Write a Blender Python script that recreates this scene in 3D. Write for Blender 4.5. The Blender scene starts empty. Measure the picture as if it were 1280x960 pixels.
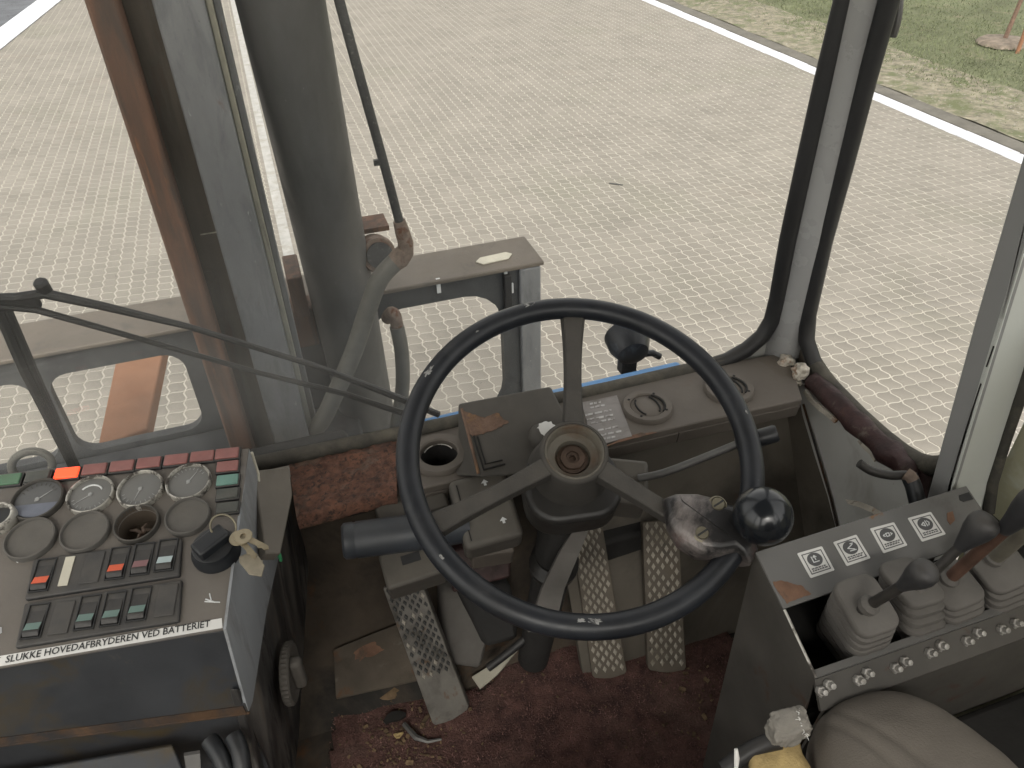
import bpy, bmesh, math, random
import numpy as np
from mathutils import Vector, Matrix, noise
random.seed(7); rng = np.random.default_rng(7)
SC = bpy.context.scene
COL = SC.collection
H = 3.4                                   # eye height above the pavement; the cab floor is 2.2 m up

# ------------------------------------------------------------------ camera
FPX = 971.0
CY = Vector((-0.31585, -0.56665, 0.76102)); CX = Vector((0.94848, -0.20977, 0.23746)); CD = Vector((0.02509, 0.79681, 0.60371))
EYE = Vector((0, 0, H))
def ray(px, py):
    r = Vector(((px-640)/FPX, (py-480)/FPX, 1.0))
    return Vector((r.dot(CX), r.dot(CY), -r.dot(CD)))
def at(px, py, t): return EYE + ray(px, py)*t
def ox(px, py, x): r = ray(px, py); return EYE + r*(x/r.x)
def oy(px, py, y): r = ray(px, py); return EYE + r*(y/r.y)
def od(px, py, d): r = ray(px, py); return EYE + r*(-d/r.z)
def op(px, py, p0, n): r = ray(px, py); return EYE + r*((p0-EYE).dot(n)/r.dot(n))
def W(x, y, d): return Vector((x, y, H-d))
cam = bpy.data.cameras.new('camera'); camo = bpy.data.objects.new('camera', cam); COL.objects.link(camo)
rt = Vector((CX.x, CY.x, -CD.x)); up = -Vector((CX.y, CY.y, -CD.y)); bk = -Vector((CX.z, CY.z, -CD.z))
camo.matrix_world = Matrix(((rt.x, up.x, bk.x, EYE.x), (rt.y, up.y, bk.y, EYE.y), (rt.z, up.z, bk.z, EYE.z), (0, 0, 0, 1)))
cam.sensor_width = 36; cam.lens = FPX/1280*36; cam.clip_start = 0.02; cam.clip_end = 2000
SC.camera = camo
SC.render.resolution_x, SC.render.resolution_y = 1024, 768

# ------------------------------------------------------------------ daylight (overcast)
wd = bpy.data.worlds.new('World'); SC.world = wd; wd.use_nodes = True
nt = wd.node_tree; bg = nt.nodes['Background']
sk = nt.nodes.new('ShaderNodeTexSky'); sk.sky_type = 'NISHITA'; sk.sun_disc = False
sk.sun_elevation = math.radians(48); sk.sun_rotation = math.radians(200); sk.air_density = 1.6; sk.dust_density = 3.0
hs = nt.nodes.new('ShaderNodeHueSaturation'); hs.inputs['Saturation'].default_value = 0.12
wt = nt.nodes.new('ShaderNodeVectorMath'); wt.operation = 'MULTIPLY'; wt.inputs[1].default_value = (1.015, .985, .945)   # warm grey cloud cover
nt.links.new(sk.outputs[0], hs.inputs['Color']); nt.links.new(hs.outputs[0], wt.inputs[0]); nt.links.new(wt.outputs[0], bg.inputs['Color'])
bg.inputs['Strength'].default_value = 0.15
sun = bpy.data.lights.new('sun', 'SUN'); sun.energy = 1.1; sun.angle = math.radians(25); sun.color = (1, .97, .93)
suno = bpy.data.objects.new('sun', sun); COL.objects.link(suno)
sd = Vector((math.sin(math.radians(200))*math.cos(math.radians(48)), math.cos(math.radians(200))*math.cos(math.radians(48)), math.sin(math.radians(48))))
suno.rotation_euler = sd.to_track_quat('Z', 'Y').to_euler(); suno.location = (0, 0, 12)
vs = SC.view_settings; vs.view_transform = 'Standard'; vs.look = 'None'; vs.exposure = 1.2; vs.gamma = 1

# ------------------------------------------------------------------ materials
def lin(r, g, b): return tuple(((c/255)/12.92 if c/255 <= .04045 else ((c/255+.055)/1.055)**2.4) for c in (r, g, b)) + (1,)
def mat(name, col, rough=.6, metal=0., var=.2, sc=12., bump=.15, bsc=None, layers=(), dust=0., dustcol=(.20, .175, .14), island=0., spec=.4, streak=None, coat=0):
    """col: linear base; layers: (colour, noise scale, low, high[, rough]) patches of rust, chips, grime; dust: lies on up-facing faces"""
    m = bpy.data.materials.new(name); m.use_nodes = True
    N, L = m.node_tree.nodes, m.node_tree.links
    b = N['Principled BSDF']; b.inputs['Metallic'].default_value = metal; b.inputs['Specular IOR Level'].default_value = spec
    if coat: b.inputs['Coat Weight'].default_value = coat; b.inputs['Coat Roughness'].default_value = .08
    g = N.new('ShaderNodeNewGeometry')
    vec = g.outputs['Position']
    if streak:
        mp = N.new('ShaderNodeMapping'); mp.inputs['Scale'].default_value = streak; L.new(vec, mp.inputs['Vector']); vec = mp.outputs[0]
    def nz(scale, detail=6, dist=0., v=None, rg=.6):
        n = N.new('ShaderNodeTexNoise'); n.inputs['Scale'].default_value = scale; n.inputs['Detail'].default_value = detail
        n.inputs['Roughness'].default_value = rg; n.inputs['Distortion'].default_value = dist; L.new(v or vec, n.inputs['Vector']); return n.outputs['Fac']
    def ramp(fac, lo, hi):
        r = N.new('ShaderNodeMapRange'); r.inputs['From Min'].default_value = lo; r.inputs['From Max'].default_value = hi; L.new(fac, r.inputs['Value']); return r.outputs[0]
    def mix(fac, a, c):
        x = N.new('ShaderNodeMix'); x.data_type = 'RGBA'
        if isinstance(fac, float): x.inputs[0].default_value = fac
        else: L.new(fac, x.inputs[0])
        for s, k in ((a, 6), (c, 7)):
            if isinstance(s, (tuple, list)): x.inputs[k].default_value = (tuple(s)+(1,))[:4]
            else: L.new(s, x.inputs[k])
        return x.outputs[2]
    def mixf(fac, a, c):
        x = N.new('ShaderNodeMix'); L.new(fac, x.inputs[0])
        for s, k in ((a, 2), (c, 3)):
            if isinstance(s, float): x.inputs[k].default_value = s
            else: L.new(s, x.inputs[k])
        return x.outputs[0]
    c3 = col[:3]
    c = mix(ramp(nz(sc), .3, .7), tuple(v*(1-var) for v in c3), tuple(min(1, v*(1+var)) for v in c3))
    if island:
        oi = N.new('ShaderNodeObjectInfo'); ad = N.new('ShaderNodeMath'); ad.operation = 'ADD'
        L.new(g.outputs['Random Per Island'], ad.inputs[0]); L.new(oi.outputs['Random'], ad.inputs[1])
        fr = N.new('ShaderNodeMath'); fr.operation = 'FRACT'; L.new(ad.outputs[0], fr.inputs[0])
        mr = N.new('ShaderNodeMapRange'); mr.inputs['To Min'].default_value = 1-island; mr.inputs['To Max'].default_value = 1+island; L.new(fr.outputs[0], mr.inputs['Value'])
        vm = N.new('ShaderNodeVectorMath'); vm.operation = 'SCALE'; L.new(c, vm.inputs[0]); L.new(mr.outputs[0], vm.inputs['Scale']); c = vm.outputs[0]
    rr = ramp(nz(sc*2.3), .25, .75); rf = N.new('ShaderNodeMapRange'); rf.inputs['To Min'].default_value = max(.02, rough-.1); rf.inputs['To Max'].default_value = min(1, rough+.1); L.new(rr, rf.inputs['Value'])
    r = rf.outputs[0]
    for ly in layers:
        f = ramp(nz(ly[1], 8, .4, rg=.65), ly[2], ly[3])
        c = mix(f, c, ly[0]); r = mixf(f, r, float(ly[4]) if len(ly) > 4 else .85)
    if dust:
        sx = N.new('ShaderNodeSeparateXYZ'); L.new(g.outputs['Normal'], sx.inputs[0])
        u = ramp(sx.outputs['Z'], .0, 1.0)
        f = N.new('ShaderNodeMath'); f.operation = 'MULTIPLY'; L.new(u, f.inputs[0]); L.new(ramp(nz(sc*1.7, 8, v=g.outputs['Position']), .15, .8), f.inputs[1])
        f2 = N.new('ShaderNodeMath'); f2.operation = 'MULTIPLY'; f2.inputs[1].default_value = dust; L.new(f.outputs[0], f2.inputs[0])
        c = mix(f2.outputs[0], c, dustcol); r = mixf(f2.outputs[0], r, .9)
    L.new(c, b.inputs['Base Color']); L.new(r, b.inputs['Roughness'])
    if bump:
        bn = N.new('ShaderNodeBump'); bn.inputs['Strength'].default_value = bump; bn.inputs['Distance'].default_value = .004
        L.new(nz(bsc or sc*6, 8), bn.inputs['Height']); L.new(bn.outputs[0], b.inputs['Normal'])
    return m
def emit(name, col, s, base=None):
    m = mat(name, base or col, .35, var=.05, bump=0); b = m.node_tree.nodes['Principled BSDF']
    b.inputs['Emission Color'].default_value = (tuple(col)+(1,))[:4]; b.inputs['Emission Strength'].default_value = s; return m
def glass(name, grime=.05, tint=(.95, .95, .94), lo=.5, hi=.8, corner=None):
    m = bpy.data.materials.new(name); m.use_nodes = True; N, L = m.node_tree.nodes, m.node_tree.links
    N.remove(N['Principled BSDF']); out = N['Material Output']
    tr = N.new('ShaderNodeBsdfTransparent'); tr.inputs[0].default_value = tint+(1,)
    gl = N.new('ShaderNodeBsdfGlossy'); gl.inputs['Roughness'].default_value = .01
    fr = N.new('ShaderNodeFresnel'); fr.inputs['IOR'].default_value = 1.28
    ge = N.new('ShaderNodeNewGeometry'); bf = N.new('ShaderNodeMath'); bf.operation = 'SUBTRACT'; bf.inputs[0].default_value = 1; L.new(ge.outputs['Backfacing'], bf.inputs[1])
    fm = N.new('ShaderNodeMath'); fm.operation = 'MULTIPLY'; L.new(fr.outputs[0], fm.inputs[0]); L.new(bf.outputs[0], fm.inputs[1])
    m1 = N.new('ShaderNodeMixShader'); L.new(fm.outputs[0], m1.inputs[0]); L.new(tr.outputs[0], m1.inputs[1]); L.new(gl.outputs[0], m1.inputs[2])
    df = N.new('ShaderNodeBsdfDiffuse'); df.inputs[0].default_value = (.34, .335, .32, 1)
    g = N.new('ShaderNodeNewGeometry')
    n = N.new('ShaderNodeTexNoise'); n.inputs['Scale'].default_value = 9; n.inputs['Detail'].default_value = 10; n.inputs['Roughness'].default_value = .7; L.new(g.outputs['Position'], n.inputs['Vector'])
    mr = N.new('ShaderNodeMapRange'); mr.inputs['From Min'].default_value = lo; mr.inputs['From Max'].default_value = hi; mr.inputs['To Min'].default_value = grime*.3; mr.inputs['To Max'].default_value = grime*1.6; L.new(n.outputs['Fac'], mr.inputs['Value'])
    fac = mr.outputs[0]
    # fine specks
    n2 = N.new('ShaderNodeTexNoise'); n2.inputs['Scale'].default_value = 260; n2.inputs['Detail'].default_value = 2; L.new(g.outputs['Position'], n2.inputs['Vector'])
    m2 = N.new('ShaderNodeMapRange'); m2.inputs['From Min'].default_value = .72; m2.inputs['From Max'].default_value = .78; m2.inputs['To Max'].default_value = .25; L.new(n2.outputs['Fac'], m2.inputs['Value'])
    ad = N.new('ShaderNodeMath'); ad.operation = 'ADD'; ad.use_clamp = True; L.new(fac, ad.inputs[0]); L.new(m2.outputs[0], ad.inputs[1]); fac = ad.outputs[0]
    if corner:   # corner film: dirt, plus the haze of a reflection put in as colour
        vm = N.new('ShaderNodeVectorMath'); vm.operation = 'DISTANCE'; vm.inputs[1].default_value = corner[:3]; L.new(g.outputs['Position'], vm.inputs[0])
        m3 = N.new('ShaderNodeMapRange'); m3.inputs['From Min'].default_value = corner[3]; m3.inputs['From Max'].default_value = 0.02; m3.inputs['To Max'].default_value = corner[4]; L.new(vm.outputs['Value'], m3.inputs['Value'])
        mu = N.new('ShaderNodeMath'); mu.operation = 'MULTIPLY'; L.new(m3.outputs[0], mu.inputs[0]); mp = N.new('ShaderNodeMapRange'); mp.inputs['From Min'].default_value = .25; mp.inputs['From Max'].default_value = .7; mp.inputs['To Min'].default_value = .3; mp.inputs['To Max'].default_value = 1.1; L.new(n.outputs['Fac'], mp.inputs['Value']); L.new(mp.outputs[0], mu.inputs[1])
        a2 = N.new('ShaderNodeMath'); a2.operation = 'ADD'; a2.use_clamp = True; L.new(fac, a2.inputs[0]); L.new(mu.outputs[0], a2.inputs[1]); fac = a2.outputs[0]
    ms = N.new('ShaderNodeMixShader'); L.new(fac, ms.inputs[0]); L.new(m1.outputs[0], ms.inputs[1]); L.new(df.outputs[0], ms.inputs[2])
    L.new(ms.outputs[0], out.inputs['Surface']); return m

RUST = (.16, .06, .025); RUSTD = (.07, .03, .017); DIRT = (.10, .082, .06)
M = {}
M['paver'] = mat('paver_concrete', (.205, .189, .162), .9, var=.10, sc=1.3, bump=.35, bsc=160, island=.07, layers=(((.175, .171, .132), .45, .54, .80), ((.205, .168, .136), .7, .60, .9), ((.135, .125, .11), 1.1, .66, .82)))
M['sand'] = mat('joint_sand', (.372, .348, .298), .95, var=.12, sc=3, bump=.3, bsc=200)
M['white_line'] = mat('white_road_paint', (.56, .575, .61), .7, var=.1, sc=6, bump=.3, layers=(((.34, .33, .30), 5, .52, .74), ((.25, .235, .2), 16, .64, .74)))
M['old_line'] = mat('faded_road_paint', (.33, .325, .305), .8, var=.15, sc=9, bump=.2, layers=(((.26, .245, .21), 7, .5, .7),))
M['kerb'] = mat('kerb_concrete', (.12, .112, .095), .9, var=.25, sc=4, bump=.4)
M['dry'] = mat('dry_gravel_verge', (.185, .168, .122), 1, var=.5, sc=9, bump=1, bsc=40, layers=(((.10, .11, .052), 3.2, .48, .62), ((.37, .355, .325), 26, .60, .68), ((.23, .185, .145), 14, .6, .7)))
M['grass'] = mat('lawn', (.112, .122, .066), 1, var=.3, sc=1.2, bump=1, bsc=60, layers=(((.18, .16, .105), 2.6, .54, .74), ((.085, .102, .05), 7, .5, .7), ((.155, .155, .092), 40, .58, .70)))
M['blade'] = mat('grass_blades', (.115, .13, .066), .8, var=.35, sc=.8, bump=0, island=.4)
M['asphalt'] = mat('asphalt', (.10, .105, .115), .9, var=.25, sc=2, bump=.5, bsc=120)
M['mulch'] = mat('mulch', (.17, .14, .11), 1, var=.4, sc=8, bump=.6)
M['bark'] = mat('bark', (.17, .11, .08), .9, var=.3, sc=30, bump=.5)
M['wall'] = mat('cab_grey_paint', (.37, .37, .345), .55, var=.12, sc=5, bump=.06, layers=((DIRT, 6, .62, .85), ((.12, .08, .05), 30, .70, .76)), dust=.3)
M['side_panel'] = mat('pale_side_panel', (.56, .56, .53), .55, var=.1, sc=6, bump=.06, layers=(((.33, .31, .27), 7, .54, .78), ((.16, .12, .08), 30, .70, .76)))
M['wall_dark'] = mat('cab_olive_paint', (.105, .092, .074), .7, var=.25, sc=5, bump=.15, layers=(((.035, .03, .025), 4, .5, .75), (RUSTD, 9, .62, .75)))
M['dash'] = mat('dash_grey_brown', (.112, .097, .082), .65, var=.14, sc=9, bump=.12, layers=(((.10, .075, .05), 9, .58, .75), (RUST, 17, .70, .76)), dust=.5, dustcol=(.165, .143, .12))
M['dash_rust'] = mat('flaking_rust', (.115, .058, .040), .95, var=.45, sc=90, bump=1.2, bsc=110, layers=(((.17, .08, .05), 45, .48, .64), ((.045, .028, .021), 130, .52, .62), ((.14, .105, .08), 22, .56, .72), ((.07, .045, .035), 34, .58, .68)))
M['ground_dark'] = mat('black_grime_and_shade', (.018, .017, .016), .8, var=.3, sc=10, bump=.3)
M['gasket'] = mat('black_rubber_gasket', (.016, .016, .017), .5, var=.2, sc=20, bump=.05, dust=.14)
M['gasket_dirty'] = mat('dirty_rubber_gasket', (.04, .038, .032), .8, var=.3, sc=30, bump=.3, layers=(((.11, .1, .075), 20, .5, .75),), dust=.4)
M['pillar'] = mat('grey_pillar_paint', (.31, .31, .308), .28, var=.08, sc=6, bump=.03, layers=(((.16, .155, .14), 8, .62, .85),))
M['post_l'] = mat('lit_post_paint', (.50, .515, .48), .45, var=.06, sc=5, bump=.03, layers=(((.30, .29, .24), 7, .66, .85),))  # rear face of the post, its brighter light put into the colour
M['post_d'] = mat('shaded_post_paint', (.235, .235, .23), .5, var=.06, sc=5, bump=.03)  # inner face of the same post, its shade put into the colour
M['black_pl'] = mat('black_plastic', (.014, .016, .019), .38, var=.25, sc=15, bump=.05, dust=.10)
M['rim'] = mat('steering_rim_plastic', (.013, .015, .019), .38, var=.3, sc=16, bump=.05, layers=(((.035, .036, .038), 22, .56, .78, .55), ((.4, .39, .37), 90, .735, .75, .7)), dust=.05)
M['rim_chip'] = mat('bared_rim_core', (.30, .295, .28), .7, var=.3, sc=120, bump=.3, layers=(((.05, .05, .052), 90, .50, .60),))
M['spoke'] = mat('dusty_spoke_metal', (.040, .037, .033), .62, var=.15, sc=20, bump=.25, bsc=400, layers=(((.10, .09, .08), 30, .60, .8),), dust=.22)
M['hub'] = mat('dusty_hub', (.040, .037, .033), .7, var=.2, sc=20, bump=.1, dust=.3)
M['hub_in'] = mat('bare_hub_metal', (.135, .122, .098), .6, .2, var=.15, sc=20, bump=.1, layers=(((.11, .07, .045), 25, .5, .7),))
M['rust_nut'] = mat('brown_nut', (.075, .05, .036), .6, .3, var=.3, sc=50, bump=.2)
M['ball'] = mat('glossy_black_ball', (.010, .012, .015), .21, var=.3, sc=20, bump=.02, spec=.6, layers=(((.03, .03, .03), 12, .55, .8, .35),))
M['clamp'] = mat('worn_clamp_metal', (.026, .025, .025), .36, .3, var=.3, sc=20, bump=.15, layers=(((.27, .24, .225), 9, .47, .66, .42), ((.10, .055, .05), 18, .56, .7, .6), ((.03, .028, .028), 40, .56, .66, .5)))
M['screw'] = mat('steel_screw', (.20, .18, .13), .45, .7, var=.2, sc=60, bump=.1)
M['bolt'] = mat('zinc_bolt', (.36, .345, .32), .45, .45, var=.25, sc=60, bump=.1, layers=((DIRT, 80, .55, .75),))
M['console'] = mat('console_panel', (.125, .112, .100), .6, var=.14, sc=10, bump=.12, bsc=150, layers=(((.165, .17, .175), 7, .56, .75), ((.07, .06, .05), 16, .58, .75), ((.3, .29, .26), 40, .74, .77)), dust=.35)
M['console_side'] = mat('console_flank', (.27, .28, .29), .5, var=.12, sc=9, bump=.06, layers=((DIRT, 9, .5, .75), ((.13, .12, .07), 5, .6, .8)), streak=(1, 1, .35))
M['console_black'] = mat('console_black_face', (.030, .032, .036), .45, var=.35, sc=7, bump=.1, layers=(((.036, .038, .042), 6, .48, .7, .5), ((.050, .036, .017), 11, .52, .66, .6), ((.07, .065, .055), 30, .66, .76, .7)))
M['pedestal'] = mat('scuffed_black_panel', (.040, .038, .037), .5, var=.3, sc=9, bump=.12, layers=(((.22, .20, .175), 11, .46, .72), ((.16, .13, .10), 26, .54, .72), ((.018, .018, .02), 16, .54, .66)), streak=(1.6, 1.6, .28))
M['console_trim'] = mat('dusty_brown_trim', (.155, .138, .115), .7, var=.14, sc=10, bump=.08, layers=(((.1, .09, .07), 12, .6, .8),))
M['rust_edge'] = mat('rusty_edge', (.06, .032, .015), .8, var=.6, sc=18, bump=.3, layers=(((.022, .02, .02), 13, .42, .56), ((.12, .055, .022), 40, .62, .72)))
M['bezel'] = mat('worn_chrome_bezel', (.50, .48, .43), .4, .6, var=.2, sc=60, bump=.1, layers=(((.10, .09, .08), 60, .48, .6),))
M['bezel_dark'] = mat('dull_dark_bezel', (.060, .056, .050), .6, .2, var=.2, sc=40, bump=.1, dust=.3)
M['dial'] = mat('dusty_dial_glass', (.145, .145, .138), .3, var=.12, sc=18, bump=.02, dust=.2)
M['dial_dark'] = mat('dusty_dark_dial', (.085, .088, .09), .25, var=.15, sc=18, bump=.02, dust=.25)
M['blank'] = mat('dusty_blank_cover', (.088, .083, .076), .7, var=.12, sc=24, bump=.1, dust=.3)
M['white_mark'] = mat('white_print', (.62, .63, .62), .6, var=.1, sc=30, bump=0)
M['print_pale'] = mat('worn_white_print', (.46, .445, .43), .6, var=.2, sc=60, bump=0, layers=(((.22, .2, .185), 90, .5, .62),))
M['faint_mark'] = mat('faded_print', (.30, .30, .29), .6, var=.2, sc=30, bump=0)
M['blue_mark'] = mat('faded_blue_decal', (.13, .14, .17), .5, var=.2, sc=40, bump=0)
M['lens_red'] = mat('dusty_red_lens', (.24, .095, .085), .5, var=.2, sc=40, bump=.1, dust=.3, dustcol=(.3, .2, .18))
M['lens_hot'] = emit('lit_red_lens', (1, .06, .015), .9, (.8, .06, .03))
M['lens_green'] = mat('dusty_green_lens', (.07, .155, .09), .5, var=.2, sc=40, bump=.1, dust=.25)
M['lens_teal'] = mat('teal_lens', (.12, .24, .20), .5, var=.2, sc=40, bump=.1, dust=.2)
M['lens_dark'] = mat('dark_lens', (.055, .06, .055), .5, var=.2, sc=40, bump=.1, dust=.3)
M['frame_pl'] = mat('switch_frame_plastic', (.036, .036, .037), .55, var=.15, sc=20, bump=.08, dust=.32)
M['rocker'] = mat('rocker_black', (.020, .020, .021), .45, var=.2, sc=40, bump=.05, dust=.22)
M['sw_orange'] = mat('orange_rocker_window', (.66, .11, .045), .45, var=.1, sc=40, bump=0)
M['sw_pink'] = mat('dull_red_rocker_window', (.22, .11, .11), .5, var=.1, sc=40, bump=0)
M['sw_green'] = mat('green_rocker_window', (.13, .20, .175), .45, var=.1, sc=40, bump=0)
M['sw_pale'] = mat('pale_rocker_window', (.40, .48, .48), .4, var=.1, sc=40, bump=0)
M['cream'] = mat('cream_strip', (.52, .49, .40), .7, var=.1, sc=30, bump=.05)
M['sticker'] = mat('white_sticker', (.66, .65, .62), .5, var=.06, sc=20, bump=.02, layers=(((.35, .33, .28), 14, .66, .8),))
M['ink'] = mat('black_print', (.03, .03, .03), .6, var=.1, sc=30, bump=0)
M['ink_grey'] = mat('dark_grey_print', (.085, .085, .085), .6, var=.1, sc=30, bump=0)
M['keybrass'] = mat('key_metal', (.34, .29, .20), .4, .6, var=.2, sc=60, bump=.05)
M['keytag'] = mat('clear_grubby_tag', (.24, .21, .155), .4, var=.2, sc=60, bump=.05)
M['dialgrip'] = mat('grey_dial_grip', (.115, .105, .092), .6, var=.15, sc=30, bump=.1, dust=.2)
M['green_mark'] = mat('green_plastic', (.09, .46, .20), .4, var=.1, sc=40, bump=0)
M['cowl'] = mat('cowl_dusty_black', (.062, .057, .050), .6, var=.12, sc=12, bump=.1, bsc=300, dust=.42, dustcol=(.15, .135, .115))
M['cowl_rust'] = mat('cowl_rust_patch', (.14, .088, .062), .85, var=.4, sc=40, bump=.5, layers=(((.20, .115, .06), 34, .52, .62), ((.10, .075, .06), 25, .6, .7)))
M['col'] = mat('column_black', (.020, .019, .018), .42, var=.25, sc=14, bump=.08, dust=.05)
M['stalk'] = mat('stalk_metal', (.10, .098, .095), .45, .3, var=.2, sc=20, bump=.05, dust=.2)
M['swbox'] = mat('switch_box_grey', (.075, .069, .060), .6, var=.12, sc=14, bump=.08, dust=.4)
M['handle'] = mat('selector_handle', (.030, .035, .042), .42, var=.2, sc=14, bump=.05, dust=.15)
M['pedal'] = mat('tread_plate', (.095, .080, .062), .6, .0, var=.2, sc=30, bump=.12, layers=((DIRT, 14, .5, .75), ((.055, .05, .042), 30, .58, .7)))
M['pedal_stud'] = mat('worn_stud_tops', (.29, .265, .22), .45, .0, var=.25, sc=30, bump=.08, layers=(((.18, .16, .12), 22, .52, .7),))
M['pedal_dark'] = mat('dark_pedal', (.115, .106, .092), .55, .0, var=.25, sc=20, bump=.15, layers=(((.055, .050, .043), 18, .46, .64), ((.10, .06, .035), 34, .60, .70), ((.34, .33, .30), 48, .70, .75)))
M['stud_dark'] = mat('dark_stud_tops', (.045, .045, .043), .6, .2, var=.2, sc=20, bump=.1)
M['carpet'] = mat('burgundy_carpet', (.102, .052, .043), 1, var=.55, sc=45, bump=1.0, bsc=320, layers=(((.13, .082, .064), 7, .50, .76), ((.16, .085, .035), 26, .68, .76), ((.022, .012, .012), 6, .55, .72)))
M['fibre'] = mat('carpet_fibre', (.13, .070, .060), .95, var=.5, sc=30, bump=0, island=.5)
M['crumb'] = mat('debris_crumbs', (.13, .088, .05), .95, var=.4, sc=90, bump=.2, island=.5)
M['foot_plate'] = mat('muddy_foot_plate', (.085, .070, .053), .85, var=.3, sc=10, bump=.3, layers=(((.05, .04, .03), 12, .46, .64), ((.12, .06, .03), 20, .60, .72), ((.14, .125, .10), 34, .60, .72)))
M['floor'] = mat('grimy_floor', (.075, .058, .042), .85, var=.35, sc=8, bump=.4, layers=(((.13, .058, .02), 9, .56, .70), ((.02, .018, .015), 5, .5, .66)))
M['foam'] = mat('yellow_foam', (.42, .31, .14), .95, var=.2, sc=40, bump=.5, layers=(((.30, .22, .10), 20, .6, .75),))
M['foam_pale'] = mat('pale_foam_rubber', (.50, .46, .39), .9, var=.2, sc=40, bump=.5, layers=(((.22, .10, .04), 26, .55, .66), ((.10, .08, .07), 30, .62, .7)))
M['seat'] = mat('seat_cloth', (.128, .112, .095), .95, var=.14, sc=9, bump=.25, bsc=420, layers=(((.15, .14, .13), 12, .62, .85),), dust=.25)
M['seat_pale'] = mat('torn_seat_cloth', (.21, .195, .17), .95, var=.15, sc=30, bump=.3, bsc=300)
M['burg'] = mat('burgundy_vinyl', (.042, .019, .018), .6, var=.4, sc=22, bump=.6, bsc=60, layers=(((.11, .09, .075), 30, .58, .70), ((.018, .014, .012), 14, .46, .66), ((.10, .05, .03), 18, .66, .74)))
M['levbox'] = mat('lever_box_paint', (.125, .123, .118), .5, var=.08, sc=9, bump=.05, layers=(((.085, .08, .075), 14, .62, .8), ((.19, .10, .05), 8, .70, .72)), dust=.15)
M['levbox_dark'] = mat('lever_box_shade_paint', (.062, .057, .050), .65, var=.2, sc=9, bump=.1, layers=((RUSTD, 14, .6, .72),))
M['rustpatch'] = mat('rust_patch', (.165, .092, .058), .8, var=.3, sc=40, bump=.3, layers=(((.10, .07, .05), 30, .55, .65),))
M['boot'] = mat('dusty_rubber_boot', (.095, .088, .080), .85, var=.14, sc=24, bump=.1, dust=.3, dustcol=(.165, .152, .135))
M['knob'] = mat('rubber_knob', (.028, .028, .030), .5, var=.2, sc=24, bump=.06, dust=.3)
M['lever_dark'] = mat('lever_rod_dark', (.04, .037, .034), .5, .3, var=.25, sc=30, bump=.1)
M['lever_rust'] = mat('lever_rod_rusty', (.085, .046, .032), .7, .2, var=.35, sc=40, bump=.2)
M['lever_grey'] = mat('lever_rod_grey', (.19, .175, .14), .5, .4, var=.2, sc=30, bump=.1)
M['door'] = mat('door_lining', (.33, .32, .22), .6, var=.2, sc=6, bump=.1, layers=(((.20, .19, .12), 7, .52, .72), ((.42, .43, .38), 9, .56, .75)))
M['mast_rust'] = mat('mast_rust', (.155, .088, .060), .8, .1, var=.2, sc=7, bump=.12, layers=(((.085, .064, .052), 9, .42, .64), ((.07, .062, .055), 14, .58, .70), ((.24, .12, .065), 22, .62, .74)), streak=(3, 3, .35))
M['mast_dark'] = mat('mast_greased', (.092, .078, .062), .6, .2, var=.2, sc=9, bump=.1, layers=(((.045, .044, .038), 6, .48, .66), ((.13, .125, .105), 12, .60, .74), ((.12, .07, .045), 6, .54, .70)), streak=(3, 3, .3))
M['mast_grey'] = mat('mast_grey', (.19, .193, .195), .6, .2, var=.14, sc=7, bump=.08, layers=(((.115, .12, .122), 9, .5, .72), ((.26, .27, .275), 18, .60, .74), ((.05, .05, .05), 34, .70, .76), ((.14, .085, .06), 13, .64, .76), ((.34, .345, .34), 62, .665, .68)), streak=(2, 2, .5))
M['mast_pale'] = mat('mast_pale_edge', (.36, .345, .28), .6, .2, var=.2, sc=9, bump=.1, streak=(3, 3, .3), layers=(((.12, .115, .10), 14, .5, .7),))
M['cyl'] = mat('cylinder_paint', (.105, .104, .100), .5, .15, var=.14, sc=6, bump=.05, layers=(((.088, .086, .081), 5, .45, .75), ((.128, .122, .11), 9, .60, .78), ((.34, .335, .32), 60, .70, .715), ((.10, .062, .045), 8, .66, .78)), streak=(1.6, 1.6, .4))
M['carriage'] = mat('carriage_paint', (.135, .115, .093), .6, .1, var=.14, sc=6, bump=.1, layers=(((.09, .085, .08), 7, .58, .75), ((.20, .09, .05), 9, .70, .74)))
M['carriage_d'] = mat('carriage_dark_face', (.055, .057, .058), .6, .1, var=.25, sc=8, bump=.1, layers=(((.035, .036, .038), 7, .5, .7), ((.12, .13, .13), 20, .66, .76)))
M['fork'] = mat('orange_rust', (.225, .112, .062), .85, var=.2, sc=5, bump=.15, layers=(((.20, .09, .045), 6, .55, .75),))
M['hose'] = mat('hose_grey', (.125, .12, .105), .7, var=.15, sc=14, bump=.1, layers=(((.08, .075, .065), 12, .55, .75),))
M['pipe'] = mat('speckled_pipe', (.062, .062, .060), .6, .2, var=.2, sc=30, bump=.2, layers=(((.16, .155, .14), 120, .58, .68),))
M['fitting'] = mat('rusty_fitting', (.19, .145, .115), .75, .2, var=.3, sc=50, bump=.3, layers=(((.13, .055, .03), 40, .52, .66),))
M['blue'] = mat('blue_paint', (.13, .31, .60), .35, var=.1, sc=8, bump=.03, layers=(((.25, .38, .55), 9, .58, .8),))
M['wiper'] = mat('wiper_black', (.014, .015, .017), .4, var=.2, sc=20, bump=.05, dust=.1)
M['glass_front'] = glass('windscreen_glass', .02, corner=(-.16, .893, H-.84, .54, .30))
M['glass_side'] = glass('side_glass', .015)
M['glass_lamp'] = glass('lamp_glass', .3)
M['roof'] = mat('roof_lining', (.20, .19, .17), .9, var=.1, sc=4, bump=.05)
M['lamp'] = mat('lamp_black', (.02, .022, .026), .35, var=.3, sc=20, bump=.1, layers=(((.10, .11, .13), 30, .56, .72),))
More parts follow.
